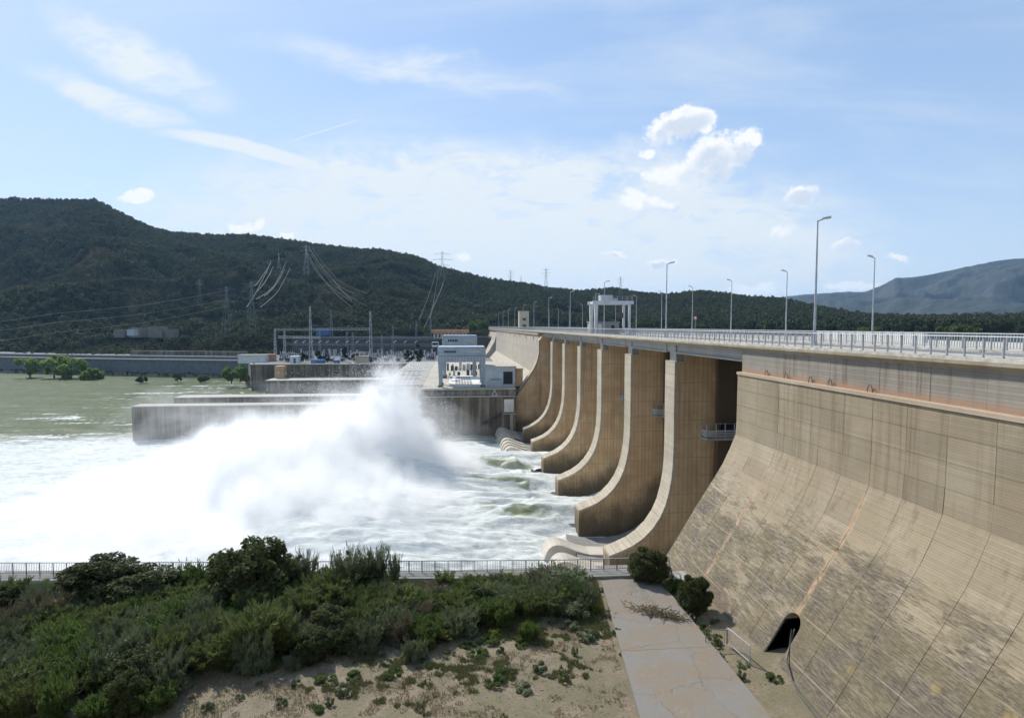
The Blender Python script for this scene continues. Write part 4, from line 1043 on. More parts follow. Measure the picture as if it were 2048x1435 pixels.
# forest positions on the hills
NP_ = 90000
Aq = g.uniform(skA[2], skA[-2], NP_); tq = g.uniform(.0, 1, NP_) ** .62 * 1.02
Rd = np.interp(Aq, ridA, ridR); R0 = np.interp(Aq, footA, footR); Rq = R0 + (Rd - R0) * tq
Xq = Rq * np.sin(Aq); Yq = Rq * np.cos(Aq); Zq, _ = hill_z(Aq, Rq)
dens = fbm(Xq / 70, Yq / 70, 4, 61); scrub = fbm(Xq / 180 + 9, Yq / 110, 3, 71)
lowleft = np.clip(1 - np.abs(tq - .28) / .25, 0, 1) * .16
keep = (dens > .35 + lowleft * 1.1 + np.clip(scrub - .48, 0, 1) * .6) & (tq > .015) | (tq > .86) | ((Aq > kA(1180)) & (dens > .34) & (tq > .02))
keep &= g.uniform(size=NP_) < np.clip(.5 + Rq / 2200, 0, 1)
keep &= ~((Aq < kA(540)) & (Aq > kA(220)) & (tq < .03))
Aq, Rq, Xq, Yq, Zq, tq = [v[keep] for v in (Aq, Rq, Xq, Yq, Zq, tq)]
sz = .5 + .85 * g.beta(1.6, 2.2, len(Xq)); sz = np.where(tq > .95, sz * .8, sz)
inview = (Aq > kA(-40)) & (Aq < kA(2090))
order = np.argsort(Rq + (~inview) * 1e5 - sz * 60); near = order[:300]; rest = order[300:]
def region(a, i):
    for x, s in ((300, 'left hillside'), (560, 'slope behind the shed'), (860, 'slope behind the switchyard'), (1060, 'slope behind the cranes'),
                 (1300, 'hill behind the gantry'), (1640, 'belt behind the lamps'), (4000, 'belt at far right')):
        if a < kA(x): return s
from collections import defaultdict
groups = defaultdict(list)
for i in near: groups[region(Aq[i], i)].append(i)
used = [0, 0, 0]
def nth(k):
    k += 1
    suf = 'th' if 10 <= k % 100 <= 20 else {1: 'st', 2: 'nd', 3: 'rd'}.get(k % 10, 'th')
    return f'{k}{suf}'
for rg, ids in groups.items():
    ids = sorted(ids, key=lambda i: Aq[i])
    for n_, i in enumerate(ids):
        k = int(g.integers(0, 3)); src = kinds[k]
        if used[k] == 0: o = src; used[k] = 1
        else: o = copy_tree(src)
        o.location = (Xq[i], Yq[i], Zq[i] - .2); s = sz[i] * 1.15; o.scale = (s, s, s); o.rotation_euler = (0, 0, g.uniform(0, 6.28))
        wd = ('small ' if sz[i] < .7 else 'large ' if sz[i] > 1.0 else '')
        tag(o, f'{wd}dark green pine, {nth(n_)} from the left on the {rg}', 'tree', 'pines standing on the ' + rg)
for k, i in zip(range(3), rest[:3]):
    far_kinds[k].location = (Xq[i], Yq[i], Zq[i] - .2); far_kinds[k].scale = (sz[i],) * 3
    tag(far_kinds[k], f"{['small', 'middle-sized', 'large'][k]} dark pine at the edge of the hillside forest", 'tree', 'pines at the forest edge')
rest = rest[3:]
# remaining forest: points that carry the same pine crowns
def scatter(name, P, S, srcobjs, rotseed, label=None):
    me = bpy.data.meshes.new(name); me.vertices.add(len(P)); me.vertices.foreach_set('co', P.astype(np.float32).ravel()); me.update()
    a = me.attributes.new('size', 'FLOAT', 'POINT'); a.data.foreach_set('value', S.astype(np.float32))
    r = np.random.default_rng(rotseed)
    a = me.attributes.new('turn', 'FLOAT', 'POINT'); a.data.foreach_set('value', r.uniform(0, 6.28, len(P)).astype(np.float32))
    a = me.attributes.new('pick', 'INT', 'POINT'); a.data.foreach_set('value', r.integers(0, len(srcobjs), len(P)).astype(np.int32))
    o = mobj(name, me); tag(o, kind='stuff')
    ng = bpy.data.node_groups.new(name + '_scatter', 'GeometryNodeTree'); t = NT(ng)
    ng.interface.new_socket('Geometry', in_out='INPUT', socket_type='NodeSocketGeometry'); ng.interface.new_socket('Geometry', in_out='OUTPUT', socket_type='NodeSocketGeometry')
    gi = t.n.new('NodeGroupInput'); go = t.n.new('NodeGroupOutput')
    na = lambda nm, ty='FLOAT': t.new('GeometryNodeInputNamedAttribute', {'Name': nm}, data_type=ty).outputs[0]
    g2i = t.new('GeometryNodeGeometryToInstance')
    for ob in srcobjs[::-1]:
        oi = t.new('GeometryNodeObjectInfo'); oi.inputs['Object'].default_value = ob
        t.l.new(oi.outputs['Geometry'], g2i.inputs[0])
    ip = t.new('GeometryNodeInstanceOnPoints'); ip.inputs['Pick Instance'].default_value = True
    cx = t.new('ShaderNodeCombineXYZ', {2: na('turn')})
    t.l.new(gi.outputs[0], ip.inputs['Points']); t.l.new(g2i.outputs[0], ip.inputs['Instance']); t.l.new(na('pick', 'INT'), ip.inputs['Instance Index'])
    t.l.new(cx.outputs[0], ip.inputs['Rotation']); t.l.new(na('size'), ip.inputs['Scale']); t.l.new(ip.outputs[0], go.inputs[0])
    md = o.modifiers.new('scatter', 'NODES'); md.node_group = ng
    return o
crowns = [[c for c in k.children if c.name.startswith('crown')][0] for k in far_kinds]
scatter('forest', np.stack([Xq, Yq, Zq - .3], 1)[rest], sz[rest] * 1.05, crowns, 9)
# low scrub between the pines
NS = 52000
As = g.uniform(skA[3], skA[-2], NS); ts = g.uniform(0, .9, NS); Rs = np.interp(As, footA, footR) + (np.interp(As, ridA, ridR) - np.interp(As, footA, footR)) * ts
Zs, _ = hill_z(As, Rs)
scatter('hill_scrub', np.stack([Rs * np.sin(As), Rs * np.cos(As), Zs - .9], 1), g.uniform(.16, .40, NS), crowns, 10)

scatter('bank_brush', BANKP, np.random.default_rng(4).uniform(.10, .26, len(BANKP)), crowns, 14)
# ---------------------------------------------------------------- plants
def plant(kindname, crownV, cm, stems, sm='trunk'):
    root = empty(kindname); mobj('foliage', quadmesh('foliage', crownV, M[cm]), root)
    if stems: stems.build('stem', M[sm], root)
    return root
def stemset(n, h, sp, w, seed, lean=1):
    g = np.random.default_rng(seed); mb = MB()
    for i in range(n):
        a = g.uniform(0, 6.28); r = sp * g.uniform(.3, 1); p0 = Vector((math.cos(a) * r * .25, math.sin(a) * r * .25, -.1)); p1 = Vector((math.cos(a) * r * .7, math.sin(a) * r * .7, h * .5)); p2 = Vector((math.cos(a) * r, math.sin(a) * r, h * g.uniform(.75, 1)))
        mb.bar(p0, p1, w, n=4, w2=w * .7); mb.bar(p1, p2, w * .7, n=4, w2=w * .3)
    return mb
def broomV(n, h, r, seed, size=.05):
    g = np.random.default_rng(seed); a = g.uniform(0, 6.28, n); rr = r * g.uniform(0, 1, n) ** .6; k = g.uniform(.1, 1, n)
    stem = g.integers(0, 46, n); sa = np.random.default_rng(seed + 1).uniform(0, 6.28, 46)[stem]; sr = (np.random.default_rng(seed + 2).uniform(.1, 1, 46) ** .7)[stem] * r
    hh = np.random.default_rng(seed + 3).uniform(.65, 1.05, 46)[stem] * h
    P = np.stack([np.cos(sa) * sr * (.2 + .8 * k), np.sin(sa) * sr * (.2 + .8 * k), hh * k], 1) + g.normal(0, r * .05, (n, 3))
    D = np.stack([np.cos(sa) * .35, np.sin(sa) * .35, np.ones(n)], 1) + g.normal(0, .28, (n, 3)); D /= np.linalg.norm(D, axis=1)[:, None]
    B = np.cross(D, g.normal(size=(n, 3))); B /= np.linalg.norm(B, axis=1)[:, None]
    L = g.uniform(.18, .42, (n, 1)) * h / 2.5; s = size * .5
    return np.stack([P - B * s, P + B * s, P + D * L + B * s * .4, P + D * L - B * s * .4], 1).reshape(-1, 3)
def domeV(n, r, h, size, seed, clump=26, **k):
    V = leaves(n, (r, r, h * .55), size, seed=seed, clump=clump, **k); V[:, 2] += h * .5; V[:, 2] = np.where(V[:, 2] < 0, -V[:, 2] * .3, V[:, 2]); return V
protos = {
 'mastic_bush': [lambda: plant('mastic_bush', domeV(26000, 1.0, 2.0, .06, 201, 90, spread=.24), 'mastic', stemset(7, 1.6, .7, .06, 1)),
                 lambda: plant('mastic_bush', domeV(18000, 1.0, 1.7, .065, 202, 60, spread=.28), 'mastic', stemset(7, 1.4, .7, .06, 2))],
 'broom_bush': [lambda: plant('broom_bush', broomV(9000, 2.4, 1.1, 210), 'broom', stemset(14, 2.0, .7, .035, 3)), lambda: plant('broom_bush', broomV(7000, 2.0, 1.2, 214), 'broom', stemset(12, 1.8, .8, .035, 4))],
 'grey_bush': [lambda: plant('grey_bush', np.concatenate([broomV(4200, 1.55, 1.05, 225, .035), domeV(5200, 1.0, 1.3, .05, 220, 34, spread=.3, up=.8, aspect=3.2)]), 'greybush', stemset(10, 1.2, .8, .03, 5)),
               lambda: plant('grey_bush', np.concatenate([broomV(3600, 1.4, 1.1, 228, .035), domeV(4200, 1.0, 1.1, .05, 221, 26, spread=.34, up=.8, aspect=3.2)]), 'greybush', stemset(10, 1.0, .8, .03, 6))],
 'brown_bush': [lambda: plant('brown_bush', np.concatenate([broomV(3500, 1.9, 1.1, 230, .03), domeV(1800, 1., 1.5, .06, 231, 22)]), 'brown', stemset(22, 1.7, .95, .03, 7))],
 'green_bush': [lambda: plant('green_bush', np.concatenate([broomV(1800, 1.3, 1.0, 244, .05), domeV(5500, 1.0, 1.2, .06, 240, 34, spread=.3)]), 'green', stemset(6, 1.0, .7, .04, 8))],
 'tamarisk': [lambda: plant('tamarisk', np.concatenate([broomV(2600, 3.1, 1.3, 250, .04), domeV(2400, .9, 3.0, .06, 251, 16, spread=.22)]), 'greybush', stemset(14, 3.0, 1.0, .05, 9))],
 'spurge': [lambda: plant('spurge', domeV(1800, 1.0, .9, .09, 260, 14, spread=.3), 'lime', stemset(6, .5, .5, .03, 10))],
 'herb_tuft': [lambda: plant('herb_tuft', domeV(1600, 1.0, 1.0, .08, 270, 12, spread=.35, up=.8, aspect=2.6), 'green', None), lambda: plant('herb_tuft', domeV(1500, 1.0, 1.0, .08, 271, 12, spread=.35, up=.8, aspect=2.6), 'greybush', None)],
}
cache = {}
desc = {'mastic_bush': ('dense dark rounded bush', 'bush'), 'broom_bush': ('upright green broom bush', 'bush'), 'grey_bush': ('soft grey-green bush', 'bush'),
        'brown_bush': ('dry brownish twiggy bush', 'bush'), 'green_bush': ('fresh green leafy bush', 'bush'), 'tamarisk': ('tall feathery wind-bent shrub', 'shrub'),
        'spurge': ('small bright yellow-green spurge plant', 'plant'), 'herb_tuft': ('low tuft of green herbs', 'plant')}
placed = []
def put(kind, x, y, w, h, label=None, z=None):
    """w = half width, h = height, both in metres"""
    v = random.randrange(len(protos[kind])); key = (kind, v)
    base = {'mastic_bush': 2.0, 'broom_bush': 2.4, 'grey_bush': 1.5, 'brown_bush': 1.9, 'green_bush': 1.3, 'tamarisk': 3.1, 'spurge': .9, 'herb_tuft': 1.0}[kind]
    if key not in cache: o = protos[kind][v](); cache[key] = o
    else: o = copy_tree(cache[key])
    zz = float(ter_h(np.array([float(x)]), np.array([float(y)]))[0]) if z is None else z
    o.location = (x, y, zz - .05); o.rotation_euler = (0, 0, random.uniform(0, 6.28)); o.scale = (w, w * random.uniform(.85, 1.1), h / base * 1.05)
    placed.append([o, kind, x, y, label])
    return o
named = [('mastic_bush', -16.3, 48.6, 3.3, 5.1, 'largest dark rounded bush, rising above the walkway railing at left'),
 ('mastic_bush', -7.2, 49.2, 1.7, 2.5, 'dark bush against the walkway railing below the feathery shrubs'),
 ('tamarisk', -8.9, 48.9, 1.0, 3.7, 'feathery wind-bent shrub left of the pair above the railing'),
 ('tamarisk', -6.7, 49.3, 1.1, 3.6, 'feathery wind-bent shrub rising behind the dark bush at the railing'),
 ('tamarisk', -5.0, 49.6, .5, 2.9, 'thin wispy shrub leaning over the railing, right of the feathery pair'),
 ('tamarisk', -12.6, 50.2, 1.2, 3.0, 'feathery shrub just right of the largest dark bush'),
 ('mastic_bush', -24.5, 48.8, 2.8, 2.6, 'broad dark bush hiding the railing at the left edge'), ('mastic_bush', -28.2, 49.6, 3.0, 3.2, 'tall dark bush at far left before the railing'),
 ('green_bush', -21.9, 50.2, 1.5, 2.3, 'green bush where the left part of the railing comes into sight'),
 ('broom_bush', -13.0, 40.4, 2.1, 3.3, 'large upright green broom bush at the front edge, below the largest dark bush'),
 ('broom_bush', -9.6, 47.5, 2.2, 2.6, 'broad olive broom bush behind the dark twiggy thicket'),
 ('mastic_bush', 16.6, 49.2, 1.7, 2.7, 'rounded dark green bush at the end of the walkway railing by the dam'),
 ('green_bush', 18.2, 47.4, 1.0, .9, 'low green plant between the two bushes at the dam toe'), ('mastic_bush', 18.4, 43.7, 1.25, 2.6, 'dark bush growing against the toe of the sloping dam face'),
 ('spurge', 18.9, 46.0, .6, .8, 'bright green spurge beside the dam toe'),
 ('grey_bush', 10.0, 45.2, 1.3, 1.7, 'grey-green bush at the left edge of the concrete apron'), ('spurge', 10.8, 44.3, .45, .6, 'bright yellow spurge at the edge of the apron'),
 ('grey_bush', 8.3, 48.8, 2.2, 1.5, 'wide grey bush just below the walkway beside the apron'), ('brown_bush', 7.3, 49.5, 1.4, 1.3, 'dry pale bush beside the walkway wall'),
 ('green_bush', 5.2, 40.6, .75, 1.2, 'isolated round green bush casting a shadow on bare soil'),
 ('spurge', 4.6, 49.6, .7, .9, 'bright lime spurge beneath the walkway wall'), ('spurge', 2.8, 41.3, .6, .5, 'yellow-flowered spurge among low herbs'),
 ('herb_tuft', 9.2, 40.6, .9, .5, 'small green herb patch on soil left of the apron'), ('herb_tuft', 8.4, 42.2, .8, .4, 'low herb patch behind the one left of the apron'),
 ('grey_bush', -2.7, 39.0, .9, 1.1, 'small grey bush at the front edge, right of the broom'), ('grey_bush', -10.4, 38.6, .6, .8, 'small grey tuft bush on pale soil at the front')]
for nm in named: put(*nm)
g = np.random.default_rng(33)
def ok(x, y, d):
    return all((x - q[2]) ** 2 + (y - q[3]) ** 2 > (d * .75) ** 2 for q in placed)
tries = 0; cnt = 0
while cnt < 215 and tries < 3000:
    tries += 1
    y = g.uniform(34, 50.3); x = g.uniform(-34, 10.5)
    dl = fbm(np.array([x / 6.]), np.array([y / 4.]), 3, 91)[0]
    # scrub is thick at left and behind, thins to bare soil at the right front
    front_lim = 37.5 if x < -17 else (38.4 + (x + 17) * .12 if x < -3 else 40.1 + (x + 3) * .30)
    if y < front_lim - (dl - .5) * 3: 
        if x > -17 or g.random() < .3: continue
    if not ok(x, y, 1.2): continue
    left = x < -12
    kind = g.choice(['mastic_bush', 'broom_bush', 'grey_bush', 'brown_bush', 'green_bush'], p=[.08, .36, .30, .06, .20] if left else [.03, .24, .40, .07, .26])
    if -13 < x < -3 and y < 46: kind = g.choice(['mastic_bush', 'grey_bush', 'brown_bush', 'broom_bush'], p=[.15, .38, .15, .32])
    hs = g.uniform(1.3, 2.3) if left else g.uniform(.9, 1.7)
    if -13 < x < -3: hs = g.uniform(1.3, 2.2)
    if y > 48.5: hs *= .7
    put(kind, x, y, g.uniform(.9, 1.5) * (1.15 if left else 1), hs); cnt += 1
for i, (x, y) in enumerate([(11.2, 38.2), (11.5, 41.0), (11.9, 43.6), (17.7, 45.6), (17.9, 44.6), (17.8, 42.2), (18.1, 41.2), (17.7, 40.2), (18.5, 39.9), (18.0, 38.9), (17.6, 37.2), (19.2, 41.8), (18.6, 36.2), (17.9, 35.0), (19.6, 34.2), (12.1, 47.8), (13.8, 48.9)]):
    put('herb_tuft', x, y, .3 + .35 * ((i * 7) % 5) / 5, .2 + .3 * ((i * 3) % 4) / 4)
for i in range(46):
    x = g.uniform(-22, 11); y = g.uniform(34, 43.5 if x > -5 else 41)
    if ok(x, y, .8): put('herb_tuft', x, y, g.uniform(.3, .8), g.uniform(.2, .5))
# labels: by kind and place within the scrub
auto = [q for q in placed if q[4] is None]
for q in placed:
    if q[4]: tag(q[0], q[4], desc[q[1]][1], 'scrub on the terrace')
zones = {}
for q in auto:
    az = math.atan2(q[2], q[3]); col_ = 'below the largest bush' if kA(380) < az < kA(590) else 'in the left thicket' if az <= kA(380) else 'in the middle thicket' if az < kA(800) else 'right in the scrub'
    row = 'front' if q[3] < 41 else 'middle' if q[3] < 46 else 'back'
    zones.setdefault((q[1], col_, row), []).append(q)
for (kd, col_, row), qs in zones.items():
    qs.sort(key=lambda q: math.atan2(q[2], q[3]))
    for i, q in enumerate(qs):
        extra = f', {nth(i)} from the left' if len(qs) > 1 else ''
        tag(q[0], f'{desc[kd][0]} {col_}, {row} row{extra}', desc[kd][1], 'scrub on the terrace')
# grass between the bushes
def grass(name, n, cond, m, hgt, seed, wide=.03):
    g = np.random.default_rng(seed); x = g.uniform(-32, 12.5, n * 3); y = g.uniform(32, 51, n * 3)
    k = cond(x, y); x, y = x[k][:n], y[k][:n]; z = ter_h(x, y); n = len(x)
    P = np.stack([x, y, z - .02], 1); a = g.uniform(0, 6.28, n); D = np.stack([np.cos(a) * .4, np.sin(a) * .4, np.ones(n)], 1) * (hgt * g.uniform(.4, 1.2, (n, 1)))
    B = np.stack([-np.sin(a), np.cos(a), 0 * a], 1) * wide
    V = np.stack([P - B, P + B, P + D], 1).reshape(-1, 3)
    o = mobj(name, fastmesh(name, V, np.arange(3 * n, dtype=np.int32).reshape(-1, 3), m)); tag(o, kind='stuff')
pn = lambda x, y: .55 * fbm(x / 2.6, y / 1.9, 3, 15) + .45 * fbm(x / .55, y / .5, 3, 25)
ltm = lambda x, y: x < 10.7 + (y - 37.6) * .125
grass('grass', 240000, lambda x, y: (pn(x, y) > .455 - .03 * (y - 42)) & ltm(x, y), M['grass'], .22, 3)
grass('dry_grass', 60000, lambda x, y: (pn(x + 30, y) > .52) & ltm(x, y), M['dry'], .16, 4)
def gravel():
    g = np.random.default_rng(55); n = 9000; x = g.uniform(-26, 19.8, n); y = g.uniform(32, 50.5, n); k = (fbm(x / 3, y / 3, 3, 19) > .42); x, y = x[k], y[k]; n = len(x)
    z = np.where((x > 10.8 + (y - 37.6) * .125) & (x < 17.6) & (y < 49.3), -21.74, ter_h(x, y)); s = g.uniform(.015, .06, n) * (1 + 1.2 * (g.random(n) > .97))
    s = np.where((z == -21.74), s * .6, s)
    o8 = np.array([(1, 0, 0), (0, 1, 0), (-1, 0, 0), (0, -1, 0), (0, 0, .7), (0, 0, -.7)]); V = (np.stack([x, y, z], 1)[:, None, :] + o8[None] * s[:, None, None] * g.uniform(.6, 1.3, (n, 6, 1))).reshape(-1, 3)
    f8 = np.array([(0, 1, 4), (1, 2, 4), (2, 3, 4), (3, 0, 4), (1, 0, 5), (2, 1, 5), (3, 2, 5), (0, 3, 5)]); Fq = (f8[None] + 6 * np.arange(n)[:, None, None]).reshape(-1, 3)
    tag(mobj('gravel', fastmesh('gravel', V, Fq, M['bank2'])), kind='stuff')
gravel()
# dead brush heap lying on the apron
bh = MB()
for i in range(260):
    x = 15.3 + g.normal(0, .9); y = 43.0 - (x - 15.3) * .55 + g.normal(0, .35); a = g.uniform(0, 6.28); L = g.uniform(.2, .7)
    bh.bar((x, y, -21.72 + g.uniform(0, .18)), (x + math.cos(a) * L, y + math.sin(a) * L, -21.72 + g.uniform(.05, .45)), .03, n=3)
tag(bh.build('brush_heap', M['dry']), 'heap of dry cut brush lying on the concrete apron', 'brush heap', kind='stuff')

# trees of the far bank
def bank_tree(x, y, Yp, w, h, m, label, name='willow_tree', n=2600, cl=14):
    p = atY(x, y, Yp)
    if p.z < -27: p.z = max(p.z - 2.6, -34.3)
    root = empty(name, p)
    V = leaves(n, (w / 2, w / 2, h * .42), .42 * max(w, h) / 7, seed=int(x), clump=cl, spread=.33); V[:, 2] += h * .52
    mobj('crown', quadmesh('crown', V, M[m]), root); MB().bar((0, 0, -.5), (.2, 0, h * .6), w * .06, n=5, w2=w * .02).build('trunk', M['trunk'], root)
    tag(root, label, 'tree')
for (x, y, Yp, w, h, lab) in [(108, 747, 415, 15, 15, 'bright green willow at the left edge on the far bank'), (142, 748, 412, 17, 14, 'wide bright green willow below the river wall at far left'),
        (186, 752, 402, 15, 7, 'low bright green bush by the water below the river wall'), (463, 756, 345, 10.5, 9, 'bright green waterside tree left of the quay wall'),
        (480, 754, 347, 6.5, 10, 'small bright green tree beside the quay wall corner'), (60, 745, 420, 14, 14, 'green willow beyond the left edge of the far bank')]:
    bank_tree(x, y, Yp, w, h, 'willow', lab)
for (x, w, h, lab) in [(355, 6, 5, 'olive bush growing at the foot of the river wall'), (405, 7, 3, 'low dark bush at the foot of the river wall'), (285, 8, 2.6, 'low brush along the waterline left of the olive bush')]:
    bank_tree(x, 754, 372, w, h, 'mastic', lab, 'bank_bush', 1500)
for (x, ytop, ybot, Yp, w, lab) in [(838, 686, 727, 345, 3.6, 'tall dark cypress left of the portal cranes'), (607, 706, 722, 340, 5, 'round dark tree beside the white hut'), (637, 700, 722, 342, 4, 'dark tree between hut and blue container'),
        (690, 692, 722, 345, 3.0, 'slim dark cypress in front of the switchyard'), (740, 712, 728, 345, 4, 'small dark bush near the yard wall'), (818, 700, 728, 348, 6, 'rounded dark tree left of the cypress'), (655, 708, 722, 338, 4.5, 'grey-green bush beside the blue container'), (712, 706, 722, 340, 4, 'green bush beside the small cream hut')]:
    h = (ybot - ytop) * Yp / F
    bank_tree(x, ybot, Yp, w, h, 'cypress', lab, 'cypress_tree', 1800, 10)
for (x, y, Yp, w, h, lab) in [(1895, 672, 330, 17, 5.5, 'pale green bush behind the right end of the railing'), (1925, 672, 320, 16, 7, 'pale green tree at the right edge behind the crest'), (1735, 668, 360, 14, 4.4, 'pale green bush behind the crest beside a lamp post'),
        (1280, 660, 420, 12, 6, 'light green bush behind the crest between two lamps'), (958, 662, 470, 18, 8, 'light green tree behind the end of the dam'), (1400, 660, 430, 10, 4, 'small light green bush near the round road sign')]:
    bank_tree(x, y, Yp, w, h, 'green', lab, 'bank_bush', 1800)
# dark pine belt just beyond the crest
k_ = 0
for i, x in enumerate(np.concatenate([np.linspace(1685, 1925, 17), [1390, 1340, 1320, 1300, 1690, 1640, 1560, 1530]])):
    Yp = 420 + 30 * math.sin(i * 2.3); p = atY(x, 666, Yp); o = copy_tree(kinds[i % 3]); s = 1.15 + .35 * math.sin(i * 1.7)
    o.location = (p.x, p.y, -7); o.scale = (s, s, s * 1.0); o.rotation_euler = (0, 0, i * 1.1)
    tag(o, f'dark pine in the row just behind the crest, {nth(i)} from its left end' if i < 17 else f'dark pine behind the crest lamps, {nth(i - 17)} of the scattered ones', 'tree', 'dark pines close behind the crest')
tag(MB().vprism([(60, 455), (700, 330), (900, 600), (60, 700)], -30, -6.9).build('reservoir_bank', hm), kind='structure')

# ================================================================ PYLONS, WIRES, SWITCHYARD
def pylon(px, ytop, ybot, Yp, label, arms=3, aw=.5, m='pylon', mw=None, cat='pylon'):
    top = atY(px, ytop, Yp); bot = atY(px, ybot, Yp); h = top.z - bot.z + 3
    r = empty('lattice_pylon', (bot.x, Yp, bot.z - 3)); tag(r, label, cat)
    w = (mw * .62 if mw else 0) or h * .0035 + .06; b0 = h * .10; b1 = h * .018
    lg = MB(); n = 7
    lev = [(h * (1 - (1 - i / n) ** 1.3)) for i in range(n + 1)]
    def hw_(z): return b0 + (b1 - b0) * min(1, z / (h * .72)) if z < h * .72 else b1
    body_ = MB()
    for sx in (-1, 1):
        for sy in (-1, 1):
            for a, b in zip(lev, lev[1:]): lg.bar((sx * hw_(a), sy * hw_(a), a), (sx * hw_(b), sy * hw_(b), b), w)
    for a, b in zip(lev, lev[1:]):
        for s in (-1, 1):
            body_.bar((-hw_(a), s * hw_(a), a), (hw_(b), s * hw_(b), b), w * .6); body_.bar((hw_(a), s * hw_(a), a), (-hw_(b), s * hw_(b), b), w * .6)
    lg.build('legs', M[m], r); body_.build('bracing', M[m], r)
    for k_ in range(arms):
        z = h * (.94 - .13 * k_); L = h * .16 * aw * (2 if k_ % 2 == 0 else 2.5) * .6
        a = MB()
        for s in (-1, 1): a.bar((0, 0, z + h * .03), (s * L, 0, z), w * .8); a.bar((0, 0, z - h * .005), (s * L, 0, z), w * .8)
        a.build('cross_arm', M[m], r)
    return r
pylon(885, 503, 585, 900, 'tall pylon with wide arms breaking the skyline above the switchyard', 3, 1.0, 'pylon')
pylon(1021, 540, 575, 1000, 'pylon on the skyline left of the small crest tower', 3, .9)
pylon(1092, 537, 580, 900, 'pylon on the skyline above the crest lamps right of the small tower', 3, .8)
pylon(1241, 553, 585, 900, 'pylon on the skyline behind the crest gantry crane', 3, .8)
pylon(1042, 551, 572, 1050, 'thin short pylon just right of the skyline pylon near the tower', 1, .4)
pylon(972, 550, 566, 1020, 'thin distant pylon at the falling skyline left of the dam end', 1, .4)
pylon(400, 558, 606, 560, 'grey pylon low on the left hillside', 3, .6, mw=.18)
pylon(455, 572, 662, 450, 'broad grey pylon where the three river-crossing wires end', 3, .9, mw=.20)
pylon(505, 562, 664, 440, 'dark grey pylon below the bundle of steep wires', 3, .8, mw=.20)
pylon(558, 506, 532, 690, 'slim twin mast on the hillside at the top of the steep wires', 1, .8, 'pylonw')
pylon(613, 490, 545, 800, 'pylon near the ridge where the long sagging wires begin', 3, .7, 'pylonw')
def wire(name, pts, w, label, grp):
    """sagging conductor through surveyed points (px, py, distance)"""
    P = [atY(*p) for p in pts]; out = []
    for a, b in zip(P, P[1:]):
        L = (b - a).length; s = min(9, L * .018)
        for i in range(8):
            t = i / 8; q = a.lerp(b, t); q.z -= s * 4 * t * (1 - t) * .4; out.append(q)
    out.append(P[-1])
    o = MB().poly(out, w, n=3).build(name, M['wire']); tag(o, label, 'wire', grp)
for k_, (y0, y1, lab) in enumerate([(626, 579, 'uppermost'), (644, 597, 'middle'), (664, 611, 'lowest')]):
    wire('power_wire', [(-60, y0 + 24, 330), (114, y0, 350), (300, (y0 + y1) / 2 + 5, 400), (460, y1, 448)], .11, f'{lab} of the three long wires crossing the left hillside', 'three wires over the river bank')
for k_, (a, mid, b) in enumerate([((542, 522), (522, 565), (493, 614)), ((546, 533), (535, 555), (514, 582)), ((573, 522), (548, 572), (512, 598)), ((569, 538), (552, 568), (528, 592)), ((580, 536), (556, 582), (520, 614)), ((541, 526), (524, 552), (508, 572))]):
    wire('power_wire', [(*a, 690), (*mid, 570), (*b, 445)], .17, f'{nth(k_)} from the left of the steep pale wires on the hillside' if k_ < 5 else 'shorter faint wire beside the steep pale bundle', 'steep wires above the dark pylon')
for k_, (a, mid, b) in enumerate([((611, 498), (650, 562), (704, 614)), ((612, 505), (640, 552), (703, 602)), ((616, 492), (660, 556), (708, 586)), ((619, 496), (668, 560), (704, 600)), ((624, 495), (672, 556), (735, 586)), ((622, 508), (664, 566), (735, 612))]):
    wire('power_wire', [(*a, 800), (*mid, 590), (*b, 400)], .11, f'{nth(k_)} of the long sagging wires from ridge to switchyard, counted from below', 'sagging wires from the ridge')
for k_, (a, b) in enumerate([((874, 536), (838, 640)), ((880, 520), (860, 640)), ((888, 560), (862, 618)), ((893, 545), (848, 655))]):
    wire('power_wire', [(*a, 890), (*b, 430)], .10, f'{nth(k_)} faint wire dropping from the tall skyline pylon towards the switchyard', 'wires from the skyline pylon')

def gantry_col(px, ytop, ybot, Yp, label, wide=1.1, bright=True):
    top = atY(px, ytop, Yp); bot = atY(px, ybot, Yp); h = top.z - bot.z
    r = empty('switchyard_mast', bot); tag(r, label, 'mast', 'masts of the switchyard'); m = M['pylonw' if bright else 'pylon']
    for s in (-1, 1): MB().bar((s * wide, 0, 0), (s * .3, 0, h), .34, n=4, w2=.22).build('leg', m, r)
    b = MB(); n = 9
    for i in range(n):
        z0 = h * i / n; z1 = h * (i + 1) / n; x0 = wide + (.3 - wide) * i / n; x1 = wide + (.3 - wide) * (i + 1) / n
        b.bar((-x0, 0, z0), (x1, 0, z1), .14); b.bar((x0, 0, z0), (-x1, 0, z1), .14)
    b.build('bracing', m, r); return r
cols_ = [(551, 658, 722, 368, 1), (570, 660, 722, 372, 1), (622, 612, 722, 366, 1), (640, 660, 722, 380, 0), (663, 620, 672, 440, 0), (694, 662, 716, 392, 0), (706, 664, 716, 372, 0), (742, 622, 724, 362, 1), (764, 668, 716, 376, 0), (786, 650, 716, 395, 0), (833, 640, 716, 430, 0), (862, 638, 716, 430, 0)]
for k_, (px, yt, yb, Yp, br) in enumerate(cols_): gantry_col(px, yt, yb, Yp, f'lattice mast of the switchyard, {nth(k_)} from the left' + (', tall and pale' if yt < 630 else ''), 1.0 if yt < 640 else .8, bool(br))
